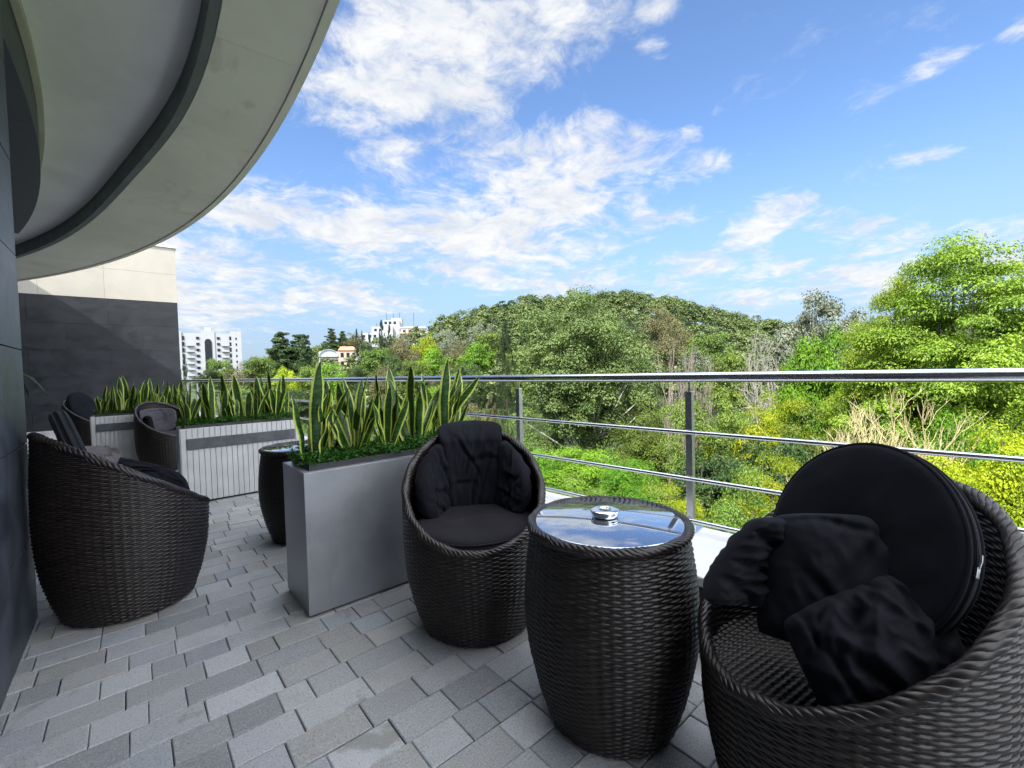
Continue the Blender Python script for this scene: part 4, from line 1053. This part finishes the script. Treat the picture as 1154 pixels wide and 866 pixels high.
def bare_branches(name, seed, levels=5, spread=0.55, r0=0.02, upb=0.25, column=False, nfirst=7, kids=3, length=0.34, decay=0.55):
    """leafless crown: forking twigs, unit tree"""
    r = np.random.default_rng(seed); m = MB()
    def grow(p, d_, L, rad, lv):
        k = 4; pts = [p]; dd = d_.copy()
        for _ in range(k - 1):
            dd = dd + r.normal(0, 0.10, 3) + np.array([0, 0, upb * 0.12]); dd /= np.linalg.norm(dd); pts.append(pts[-1] + dd * L / (k - 1))
        pts = np.array(pts); m.tube(pts, np.linspace(rad, rad * 0.6, k), 4 if lv < 2 else 3, False)
        if lv >= levels: return
        for c in range(kids if lv else nfirst):
            j = r.integers(1, k) if lv else r.integers(1, k)
            nd = dd + r.normal(0, spread, 3) + np.array([0, 0, upb])
            if column: nd[2] = abs(nd[2]) + 0.9
            nd /= np.linalg.norm(nd)
            grow(pts[j], nd, L * r.uniform(0.5, 0.78), rad * decay, lv + 1)
    grow(np.zeros(3), np.array([0, 0, 1.0]), length, r0, 0)
    v = np.vstack(m.v); lo, hi = v.min(0), v.max(0); s = np.array([hi[0] - lo[0], hi[1] - lo[1], hi[2]])
    m.v = [a / s for a in m.v]
    return m.mesh(name, True)

PROTO = {}
def proto_tree(key, shape, nclump, per, L, W, crad, leaf, bark, seed, base=0.3, flat=0.75, trunk_r=0.02, nl=14, up=0.6, lean=0.0, top=0.85, lumpy=1.0):
    C = crown_points(nclump, seed, shape, base, lumpy); r = np.random.default_rng(seed + 99)
    Rc = crad * r.uniform(0.65, 1.25, len(C))
    if shape in ('column', 'cone'): Rc = Rc * np.clip(1.25 - C[:, 2], 0.25, 1)
    cm = clumps_to_mesh('crown', C, Rc, per, L, W, seed, flat, up); cm.materials.append(M[leaf])
    tm = limbs(C, seed, nl, trunk_r, base, top, lean); tm.materials.append(M[bark])
    PROTO[key] = (cm, tm)

# L and W are in units of the tree's size
proto_tree('broad', 'round', 70, 190, 0.030, 0.020, 0.115, 'lf_mid', 'bark', 11, base=0.22)
proto_tree('broad_fresh', 'round', 60, 190, 0.030, 0.019, 0.125, 'lf_fresh', 'bark', 12, base=0.18)
proto_tree('broad_plane', 'egg', 80, 170, 0.028, 0.020, 0.10, 'lf_plane', 'pale_bark', 13, base=0.2)
proto_tree('broad_dark', 'round', 75, 190, 0.028, 0.016, 0.11, 'lf_dark', 'bark', 14, base=0.15)
proto_tree('broad_olive', 'round', 60, 150, 0.028, 0.014, 0.11, 'lf_olive', 'bark', 15, base=0.2)
proto_tree('broad_silver', 'round', 65, 150, 0.026, 0.016, 0.095, 'lf_silver', 'pale_bark', 16, base=0.25, nl=24)
proto_tree('broad_yellow', 'round', 65, 200, 0.026, 0.017, 0.12, 'lf_yellow', 'bark', 17, base=0.12)
proto_tree('cypress', 'column', 90, 110, 0.030, 0.010, 0.10, 'lf_cypress', 'bark', 18, base=0.03, flat=1.5, up=1.2, nl=4)
proto_tree('conifer', 'cone', 260, 80, 0.045, 0.016, 0.12, 'lf_dark', 'bark', 19, base=0.12, flat=0.35, up=0.9, nl=24, top=0.97)

def place(kind, px, ytop, wpx, depth, label, name='tree', group=None, sink=0.0, spin=None, hor=None, cat='tree'):
    """kind of tree at image column px, crown top at row ytop, crown wpx wide, depth metres along the view axis"""
    cm, tm = PROTO[kind]; p = spot(px, depth); g = float(land_z(p[0], p[1])) - sink
    hy = 417 - (px - 577) * 0.0259
    zt = EYE.z + (hy - ytop) / 497.0 * depth
    u = (px - 577) / 497.0; w = 1.18 * wpx / 497.0 * depth / math.sqrt(1 + u * u * 0.6); h = max(zt - g, 1.0)
    e = empty(name, (p[0], p[1], g), (px * 1.7 % 6.28) if spin is None else spin); e.scale = (w, w, h)
    tag(e, label, cat, group)
    link('crown', cm, None, e); link('trunk', tm, None, e)
    return e

# ---- trees standing near the terrace, each with a crown of its own
proto_tree('feathery', 'dome', 420, 430, 0.0110, 0.0056, 0.082, 'lf_bright', 'bark', 31, base=0.08, lumpy=0.55, flat=0.42, trunk_r=0.02, nl=60, up=1.1, lean=0.04)
place('feathery', 1088, 250, 285, 17.5, 'tall bright green feathery tree rising above the handrail at the right', 'feathery_tree')
proto_tree('cedar_grey', 'egg', 80, 260, 0.022, 0.008, 0.10, 'lf_silver', 'bark', 32, base=0.1, flat=0.28, up=1.3, nl=50)
place('cedar_grey', 1205, 250, 170, 24, 'pale grey green layered cedar behind the bright feathery tree', 'cedar_tree')
proto_tree('leafy_dark', 'round', 95, 330, 0.021, 0.014, 0.115, 'lf_fresh', 'bark', 33, base=0.1, nl=20)
place('leafy_dark', 925, 348, 96, 27, 'rounded deep green tree just left of the bright feathery tree', 'leafy_tree')
place('feathery', 1022, 296, 150, 20, 'smaller light green feathery tree leaning on the left shoulder of the tall feathery tree', 'feathery_tree', spin=3.3)
place('feathery', 985, 345, 110, 21, 'low light green feathery tree between rounded green tree and tall feathery tree', 'feathery_tree', spin=2.0)
proto_tree('poplar_silver', 'round', 85, 220, 0.020, 0.013, 0.085, 'lf_silver', 'pale_bark', 34, base=0.3, nl=50)
place('poplar_silver', 912, 325, 112, 44, 'silvery grey green tree on the skyline behind the rounded green tree', 'silver_tree')
proto_tree('plane_big', 'round', 300, 430, 0.0108, 0.0082, 0.075, 'lf_plane', 'pale_bark', 35, base=0.14, nl=70, trunk_r=0.022)
place('plane_big', 662, 337, 158, 38, 'big olive green plane tree with pale forked trunk in the middle', 'plane_tree')
proto_tree('cypress_tall', 'column', 170, 200, 0.016, 0.006, 0.075, 'lf_cypress', 'bark', 36, base=0.02, flat=1.6, up=1.1, nl=5)
place('cypress_tall', 571, 362, 34, 42, 'tall dark cypress standing left of the big plane tree', 'cypress_tree')
proto_tree('ivy_brown', 'column', 90, 200, 0.02, 0.011, 0.10, 'lf_olive', 'bark', 37, base=0.02, flat=1.3, nl=5)
place('ivy_brown', 553, 445, 34, 37, 'brown green ivy covered stump in front of the tall cypress', 'ivy_clad_tree')
PROTO['bare_grey'] = (bare_branches('crown', 5, 5, 0.5, 0.020, 0.2, nfirst=9, kids=3, length=0.4), limbs(crown_points(6, 3), 3, 3, 0.02, 0.2, 0.5))
PROTO['bare_grey'][0].materials.append(M['grey_twig']); PROTO['bare_grey'][1].materials.append(M['grey_twig'])
place('bare_grey', 858, 362, 110, 40, 'leafless grey tree with fine twigs left of the silvery tree', 'bare_tree')
PROTO['bare_column'] = (bare_branches('crown', 8, 6, 0.22, 0.020, 0.5, True, nfirst=9, kids=3, length=0.5), limbs(crown_points(6, 3, 'column', 0.1), 4, 3, 0.06, 0.2, 0.8))
PROTO['bare_column'][0].materials.append(M['pink_twig']); PROTO['bare_column'][1].materials.append(M['pink_twig'])
place('bare_column', 754, 380, 40, 31, 'pinkish leafless columnar tree beside the right edge of the big plane tree', 'bare_tree')
place('bare_column', 772, 395, 34, 30, 'slim leafless brown tree just right of the pinkish columnar one', 'bare_tree', spin=1.0)
PROTO['bare_straw'] = (bare_branches('crown', 12, 6, 0.42, 0.0062, 0.5, nfirst=22, kids=3, length=0.24, decay=0.68), limbs(crown_points(6, 3), 5, 3, 0.02, 0.2, 0.35))
PROTO['bare_straw'][0].materials.append(M['straw_twig']); PROTO['bare_straw'][1].materials.append(M['straw_twig'])
place('bare_straw', 985, 428, 160, 13.5, 'largest straw coloured leafless bushy tree between green crowns under the handrail', 'bare_tree')
place('bare_straw', 945, 442, 130, 13, 'straw coloured leafless bush left of the largest straw coloured one', 'bare_tree', spin=2.2)
place('bare_straw', 1025, 440, 130, 13.2, 'straw coloured leafless bush right of the largest straw coloured one', 'bare_tree', spin=4.0)
place('bare_straw', 985, 455, 140, 12, 'low straw coloured leafless bush in front of the largest straw coloured one', 'bare_tree', spin=5.2)
proto_tree('yellow_near', 'round', 130, 520, 0.0145, 0.0085, 0.115, 'lf_yellow', 'bark', 40, base=0.05, nl=30, flat=0.6)
proto_tree('mid_near', 'round', 120, 420, 0.0165, 0.0105, 0.11, 'lf_mid', 'bark', 41, base=0.05, nl=30)
proto_tree('fresh_near', 'round', 120, 420, 0.0165, 0.0085, 0.11, 'lf_fresh', 'bark', 42, base=0.03, nl=24)
NEAR = [
    ('yellow_near', 1135, 440, 210, 11.5, 'large yellow green crown filling the lower right corner below the handrail'),
    ('yellow_near', 1060, 510, 150, 10.5, 'yellow green crown behind the round cushion of the closest armchair'),
    ('yellow_near', 1190, 540, 210, 8.5, 'yellow green crown below the lowest rail at the far right'),
    ('fresh_near', 1075, 448, 130, 15, 'deep green bushy crown right of the straw coloured bare tree'),
    ('yellow_near', 870, 505, 110, 14, 'yellow green crown left of the straw coloured bare tree'),
    ('mid_near', 845, 540, 130, 12, 'mid green crown low between table and closest armchair'),
    ('mid_near', 800, 432, 105, 25, 'dark rounded crown right of the pinkish bare tree under the handrail'),
    ('yellow_near', 862, 437, 95, 26, 'yellowish crown under the handrail below the grey bare tree'),
    ('broad_yellow', 835, 450, 80, 23, 'small yellow green crown beside the dark rounded crown'),
    ('mid_near', 905, 470, 100, 21, 'mid green crown behind the straw coloured bare tree'),
    ('broad_dark', 860, 480, 110, 19, 'dark evergreen crown in shade below the yellowish crown'),
    ('broad_dark', 790, 500, 100, 21, 'dark evergreen crown in shade right of the railing post'),
    ('yellow_near', 775, 540, 90, 16, 'yellowish bush at the foot of the railing post by the table'),
    ('fresh_near', 655, 500, 120, 26, 'light green bush below the big plane tree, left of the table'),
    ('fresh_near', 705, 515, 90, 22, 'light green bush behind the glass table top'),
    ('fresh_near', 610, 505, 70, 27, 'light green bush behind the back of the middle armchair'),
    ('mid_near', 725, 455, 80, 33, 'dark green leafy crown tucked behind the pinkish bare tree'),
    ('mid_near', 640, 545, 100, 19, 'green bush low behind the middle rails'),
    ('broad_yellow', 548, 452, 22, 40, 'small golden shrub beside the ivy covered stump'),
    ('mid_near', 945, 395, 110, 30, 'mid green crown just above the handrail below the silvery tree'),
    ('yellow_near', 905, 400, 80, 33, 'yellow green crown at handrail height below the grey bare tree'),
    ('fresh_near', 1010, 400, 100, 23, 'fresh green crown at handrail height below the tall feathery tree'),
    ('fresh_near', 1150, 400, 120, 21, 'fresh green crown behind the trunk of the tall feathery tree'),
    ('yellow_near', 940, 560, 120, 9.5, 'yellow green bush directly outside the railing behind the closest armchair'),
    ('mid_near', 1000, 470, 130, 19, 'green crown behind the straw coloured bare tree on its right'),
    ('mid_near', 740, 560, 90, 14, 'green bush low behind the glass table'),
]
for k, px, yt, w, dp, lab in NEAR: place(k, px, yt, w, dp, lab, 'bushy_tree', 'leafy crowns below the terrace')

# ---- trees across the valley
MID = [
    ('conifer', 318, 376, 49, 120, 'tall dark conifer left of the pink villa'), ('conifer', 338, 378, 41, 122, 'dark conifer second from the left on the skyline by the villa'),
    ('conifer', 346, 378, 26, 118, 'dark conifer nearest the pink villa'), ('conifer', 376, 371, 20, 205, 'small pointed conifer above the villa roof'),
    ('conifer', 388, 374, 18, 207, 'small conifer right of the pointed one above the villa'),
    ('broad_olive', 402, 375, 22, 205, 'olive coloured tree above the right end of the villa'),
    ('cypress', 404, 373, 11, 120, 'slim cypress at the right corner of the villa'), ('cypress', 410, 375, 9, 122, 'second slim cypress right of the villa'), ('cypress', 418, 377, 10, 121, 'third slim cypress right of the villa'),
    ('cypress', 432, 363, 16, 130, 'broad dark cypress below the white hotel block'), ('cypress', 441, 368, 14, 132, 'dark cypress right of the broad cypress below the hotel'),
    ('cypress', 209, 403, 10, 110, 'slim dark cypress in front of the white apartment tower'), ('cypress', 203, 410, 8, 112, 'dark cypress by the edge of the end wall'),
    ('broad', 248, 404, 28, 112, 'green tree in front of the apartment tower'), ('broad_dark', 232, 412, 26, 108, 'dark green tree at the foot of the apartment tower'),
    ('broad_olive', 275, 408, 34, 108, 'olive green tree right of the apartment tower'), ('broad', 297, 402, 38, 110, 'rounded green tree left of the tall conifers'),
    ('broad_yellow', 327, 403, 34, 100, 'yellow green tree below the tall conifers'), ('broad_fresh', 372, 410, 34, 98, 'light green domed tree below the pink villa'),
    ('broad', 351, 412, 30, 102, 'mid green tree left of the light domed tree'), ('broad_dark', 398, 408, 26, 104, 'dark tree right of the light domed tree'),
    ('broad', 424, 392, 34, 112, 'green tree below the row of cypresses'), ('broad_olive', 455, 377, 38, 120, 'tall olive green tree before the hotel'),
    ('broad_dark', 448, 394, 30, 108, 'dark green tree below the tall olive tree'), ('broad_yellow', 480, 367, 30, 130, 'yellowish rounded tree in front of the hotel roofs'),
    ('broad_silver', 505, 368, 34, 135, 'grey green rounded tree right of the hotel roofs'), ('broad_olive', 515, 385, 36, 118, 'olive tree below the grey green rounded tree'),
    ('broad_fresh', 487, 393, 38, 105, 'light green tree in the middle of the valley slope'), ('broad', 470, 405, 32, 95, 'green tree just above the handrail mid left'),
    ('broad_olive', 503, 411, 30, 92, 'dull olive tree just above the handrail'), ('broad_fresh', 535, 387, 38, 110, 'fresh green tree left of the tall cypress'),
    ('broad_dark', 530, 405, 34, 96, 'dark green tree left of the tall cypress at handrail height'), ('broad', 552, 375, 34, 125, 'green tree behind the tall cypress'),
    ('broad_silver', 545, 362, 30, 140, 'pale green tree higher behind the tall cypress'), ('broad_olive', 430, 412, 28, 90, 'olive bush above the handrail by tall snake plants'),
    ('broad', 590, 390, 40, 80, 'green tree at the left edge of the big plane tree'), ('broad_olive', 760, 360, 40, 110, 'olive tree behind the pinkish bare tree'),
    ('broad', 800, 375, 44, 95, 'green tree right of the pinkish bare tree on the slope'), ('broad_silver', 790, 395, 46, 75, 'pale green tree above the handrail left of the grey bare tree'),
    ('broad', 825, 398, 44, 70, 'mid green tree just left of the grey bare tree'), ('cypress', 815, 393, 8, 85, 'thin cypress left of the grey bare tree'),
    ('broad_dark', 520, 432, 40, 60, 'dark bush below the handrail left of the cypress'), ('broad_fresh', 487, 436, 46, 62, 'light bush below the handrail by the leaning snake plant'),
    ('broad_olive', 530, 455, 46, 48, 'olive bush below the second rail left of the ivy covered stump'), ('broad', 505, 470, 50, 45, 'green bush low behind the leaning snake plant'),
    ('broad_dark', 400, 436, 40, 70, 'dark bush seen between snake plants and lower rails'), ('broad_dark', 345, 434, 44, 72, 'dark bush seen past the railing between two planters'),
    ('broad', 290, 436, 50, 75, 'green bush under the handrail behind the ribbed planter'), ('broad_dark', 440, 445, 46, 60, 'dark green bush behind the silver planter plants'),
    ('broad_olive', 745, 345, 40, 140, 'olive tree high on the hill right of the plane tree'), ('broad_dark', 610, 345, 44, 130, 'dark tree high on the hill left of the plane tree'),
]
for k, px, yt, w, dp, lab in MID:
    nm = {'cypress': 'cypress_tree', 'conifer': 'conifer_tree'}.get(k, 'valley_tree')
    place(k, px, yt, w * 1.15, dp, lab, nm, 'trees across the valley')

# ---- undergrowth between the crowns
r = np.random.default_rng(55); Cu, Ru = [], []
while len(Cu) < 4600:
    px = r.uniform(250, 1500); dp = 5.5 + 95 * r.random() ** 1.4; p = spot(px, dp)
    if p[0] < 3.6: continue
    g = float(land_z(p[0], p[1])); w = r.uniform(0.5, 1.0) * (0.8 + dp / 50)
    Cu.append((p[0], p[1], g + r.uniform(0.2, 1.6))); Ru.append(w)
under = link('undergrowth', clumps_to_mesh('undergrowth', np.array(Cu), np.array(Ru), 90, 0.26, 0.15, 6, 0.9, 0.7), M['lf_mid'])
tag(under, 'leafy undergrowth on the slope below the terrace', 'undergrowth', kind='stuff')

# ---- the wood on the hill: one mass of crowns
r = np.random.default_rng(77); Cc, Rr, Tt = [], [], []
tries = 0
while len(Cc) < 2500:
    px = r.uniform(285, 1350); dp = 95 + 175 * r.random() ** 0.8; p = spot(px, dp)
    if (350 < px < 412 and 165 < dp < 200) or (398 < px < 508 and 205 < dp < 262): continue
    g = float(land_z(p[0], p[1])); h = r.uniform(5.0, 12.5); w = r.uniform(1.6, 4.4)
    Cc.append((p[0], p[1], g + h * 0.5)); Rr.append((w, h * 0.5)); Tt.append(r.random())
Cc = np.array(Cc); Rr = np.array(Rr); Tt = np.array(Tt)
sub = np.repeat(np.arange(len(Cc)), 8); dd = r.normal(0, 1, (len(sub), 3)); dd /= np.linalg.norm(dd, axis=1)[:, None]; dd[:, 2] = np.where(dd[:, 2] < -0.3, -dd[:, 2], dd[:, 2])
SC = Cc[sub] + dd * np.stack([Rr[sub, 0], Rr[sub, 0], Rr[sub, 1]], -1) * 0.7; SR = Rr[sub, 0] * r.uniform(0.38, 0.62, len(sub))
wood = link('hill_woodland', clumps_to_mesh('hill_woodland', SC, SR, 34, 0.85, 0.6, 5, 0.8, 0.7, 0.75, np.clip(Tt[sub] + r.normal(0, 0.06, len(sub)), 0, 1)), M['lf_hill'])
tag(wood, 'dense wood covering the rounded hill behind the valley', 'woodland', kind='stuff')

# ------------------------------------------------------------------ far buildings
def frame_at(px, depth, zbase, name, lab, cat='building', turn=0.0):
    p = spot(px, depth); ang = math.atan2(RY, RX) + turn
    e = empty(name, (p[0], p[1], zbase), ang); return tag(e, lab, cat)
# local x runs right, -y faces the camera
def zrow(px, row, depth): return EYE.z + (417 - (px - 577) * 0.0259 - row) / 497.0 * depth
D = 250.0; S = D / 497.0; zb = zrow(237, 440, D)
ap = frame_at(237, D, zb, 'apartment_tower', 'white nine storey apartment tower with arched dark glass centre, at the far left', turn=0.56)
ap.scale = (0.86, 1, 1); H = 66 * S * 1.0
m = MB(); m.box((-18.5, 0, 0), (18.5, 14, H - 0.9)); m.box((12.2, -0.5, 0), (18.6, 14.3, H + 0.4)); m.box((-18.7, -0.5, 0), (-14, 14.3, H - 0.2)); m.box((-3.6, -0.35, 0), (3.6, 13, H + 0.6)); m.box((-2.0, 2, H + 0.6), (2.0, 8, H + 2.6))
m.build('wall', M['white_wall'], ap)
m = MB(); m.box((-1.9, -0.6, 6), (1.9, -0.4, H - 6.0))
for k in range(9):
    a0, a1 = PI * k / 9, PI * (k + 1) / 9
    v = [(1.9 * math.cos(a0), -0.6, H - 6 + 1.9 * math.sin(a0)), (1.9 * math.cos(a1), -0.6, H - 6 + 1.9 * math.sin(a1)), (0, -0.6, H - 6.0), (0, -0.6, H - 6.0 + 0.001)]
    m.add(v, [(0, 1, 3, 2)])
m.build('arched_glazing', M['dark_glass'], ap)
wb = MB().box((-0.8, -0.62, 0), (0.8, -0.37, 1.35)).mesh('window'); wb.materials.append(M['dark_glass'])
wn = MB().box((-0.55, -0.62, 0), (0.55, -0.37, 2.1)).mesh('window'); wn.materials.append(M['dark_glass'])
bal = MB(); bal.box((-2.0, -1.7, 0), (2.0, -0.4, 0.16)); bal.box((-2.0, -1.75, 0.16), (2.0, -1.65, 1.1)); bal.box((-2.0, -1.65, 0.16), (-1.9, -0.4, 1.1)); bal = bal.mesh('balcony'); bal.materials.append(M['white_wall'])
bd = MB().box((-0.9, -0.08, 0.16), (0.9, -0.02, 2.3)).mesh('balcony_door'); bd.materials.append(M['dark_glass'])
for fl in range(9):
    z = 1.6 + fl * (H - 3.2) / 9
    for x in (-5.6, 5.6): link('window', wb, None, ap, loc=(x, 0.3, z + 0.6))
    for x in (-13.2, 12.9 - 0.6): link('window', wn, None, ap, loc=(x, 0.3 if x < 0 else 0.05, z + 0.2))
    for x in (-16.8, 15.6): link('window', wn, None, ap, loc=(x, 0.0, z + 0.4)).scale = (0.7, 1, 0.65)
    if fl < 8:
        for x in (-9.6, 9.4):
            b = link('balcony', bal, None, ap, loc=(x, 0.4, z)); link('balcony_door', bd, None, b, loc=(0.3, 0.0, 0))
# pink villa with a pale vaulted roof
D = 178.0; S = D / 497.0; zb = zrow(382, 418, D)
vi = frame_at(382, D, zb, 'villa', 'pale pink villa with vaulted white glass roof and terracotta tiles', turn=0.40)
m = MB(); m.box((-7.0, 0, 0), (7.3, 9, 5.6)); m.box((0.2, -0.8, 0), (7.3, 9, 8.2)); m.build('wall', M['pink_wall'], vi)
m = MB(); n = 14; v = []
for k in range(n + 1):
    a = PI * k / n; v += [(-3.4 + 3.7 * math.cos(a), -1.0, 5.65 + 3.0 * math.sin(a)), (-3.4 + 3.7 * math.cos(a), 8.5, 5.65 + 3.0 * math.sin(a)), (-3.4 + 3.5 * math.cos(a), 8.5, 5.65 + 2.8 * math.sin(a)), (-3.4 + 3.5 * math.cos(a), -1.0, 5.65 + 2.8 * math.sin(a))]
q = []
for k in range(n):
    for j in range(4): q.append((k * 4 + j, k * 4 + (j + 1) % 4, k * 4 + 4 + (j + 1) % 4, k * 4 + 4 + j))
m.add(v, q)
cap = [(-3.4 + 3.5 * math.cos(PI * k / n), -0.6, 5.65 + 2.8 * math.sin(PI * k / n)) for k in range(n + 1)]
for k in range(n): m.add([cap[k], cap[k + 1], (-3.4, -0.6, 5.66), (-3.4, -0.6, 5.65)], [(0, 1, 2, 3)])
m.box((-7.0, 8.2, 5.65), (0.2, 8.4, 8.2)); m.build('vaulted_roof', M['grey_roof'], vi)
m = MB(); m.add([(0.0, -1.2, 8.2), (7.7, -1.2, 8.2), (7.7, 9.4, 8.2), (0.0, 9.4, 8.2), (1.2, 2, 9.9), (6.0, 2, 9.9), (6.0, 6.5, 9.9), (1.2, 6.5, 9.9)], [(0, 1, 5, 4), (1, 2, 6, 5), (2, 3, 7, 6), (3, 0, 4, 7), (4, 5, 6, 7), (0, 3, 2, 1)]); m.build('tiled_roof', M['tile_roof'], vi)
vw = MB().box((-0.55, -0.06, 0), (0.55, 0.02, 1.8)).mesh('window'); vw.materials.append(M['dark_glass'])
for x in (-6, -4.6, -3.2, -1.8, -0.5): link('window', vw, None, vi, loc=(x, -0.03, 2.2)).scale = (0.9, 1, 1.3)
for x in (1.6, 3.8, 6.0):
    link('window', vw, None, vi, loc=(x, -0.83, 5.4)); link('window', vw, None, vi, loc=(x, -0.83, 2.0))
# hotel terraces on the hill
D = 235.0; S = D / 497.0; zb = zrow(450, 402, D)
ho = frame_at(450, D, zb, 'hillside_hotel', 'stepped white hotel with terracotta roofs on the hill above the cypresses', turn=0.15)
m = MB(); rr = random.Random(4)
for (x0, x1, z1, yy) in ((-21, -15, 10, 0), (-19, -9, 13, 2), (-14, -3, 16.5, 5), (-8, 0.5, 20, 7), (-4, 1.5, 21.5, 9), (1, 14, 15.5, 6), (13, 22, 12.5, 3), (3, 10, 16.8, 9)): m.box((x0, yy, 0), (x1, yy + 9, z1))
m.build('wall', M['white_wall'], ho)
m = MB()
for (x0, x1, z, yy) in ((0.6, 11, 12.6, 3.8), (12.6, 22.4, 12.52, 2.6)): m.add([(x0, yy, z), (x1, yy, z), (x1, yy + 5, z + 1.6), (x0, yy + 5, z + 1.6), (x0, yy, z - 0.15), (x1, yy, z - 0.15)], [(0, 1, 2, 3), (4, 5, 1, 0)])
m.build('tiled_roof', M['tile_roof'], ho)
MB().box((0.5, 5.6, 15.55), (14.6, 15.4, 16.2)).build('roof_slab', M['rib_board'], ho)
hw = MB().box((-0.7, -0.06, 0), (0.7, 0.02, 1.4)).mesh('window'); hw.materials.append(M['dark_glass'])
for (x, z, yy) in [(-20, 6, 0), (-18, 6, 0), (-17.6, 10.5, 2), (-14.5, 10.5, 2), (-12, 10.5, 2), (-12, 14, 5), (-9.5, 14, 5), (-6.8, 18, 7), (-4.5, 18, 7), (-2, 18, 7), (3, 13.2, 6), (6, 13.2, 6), (9, 13.2, 6), (12, 13.2, 6), (14.5, 9.5, 3), (17, 9.5, 3), (19.5, 9.5, 3), (4, 9.8, 6), (8, 9.8, 6)]:
    link('window', hw, None, ho, loc=(x, yy - 0.03, z))
m = MB()
for x in (-12, -6.5, -3, 0.4, 8): m.tube([(x, 10, 14), (x, 10, 24.5 if x > -8 else 19)], 0.12, 5)
m.build('mast', M['liner'], ho)
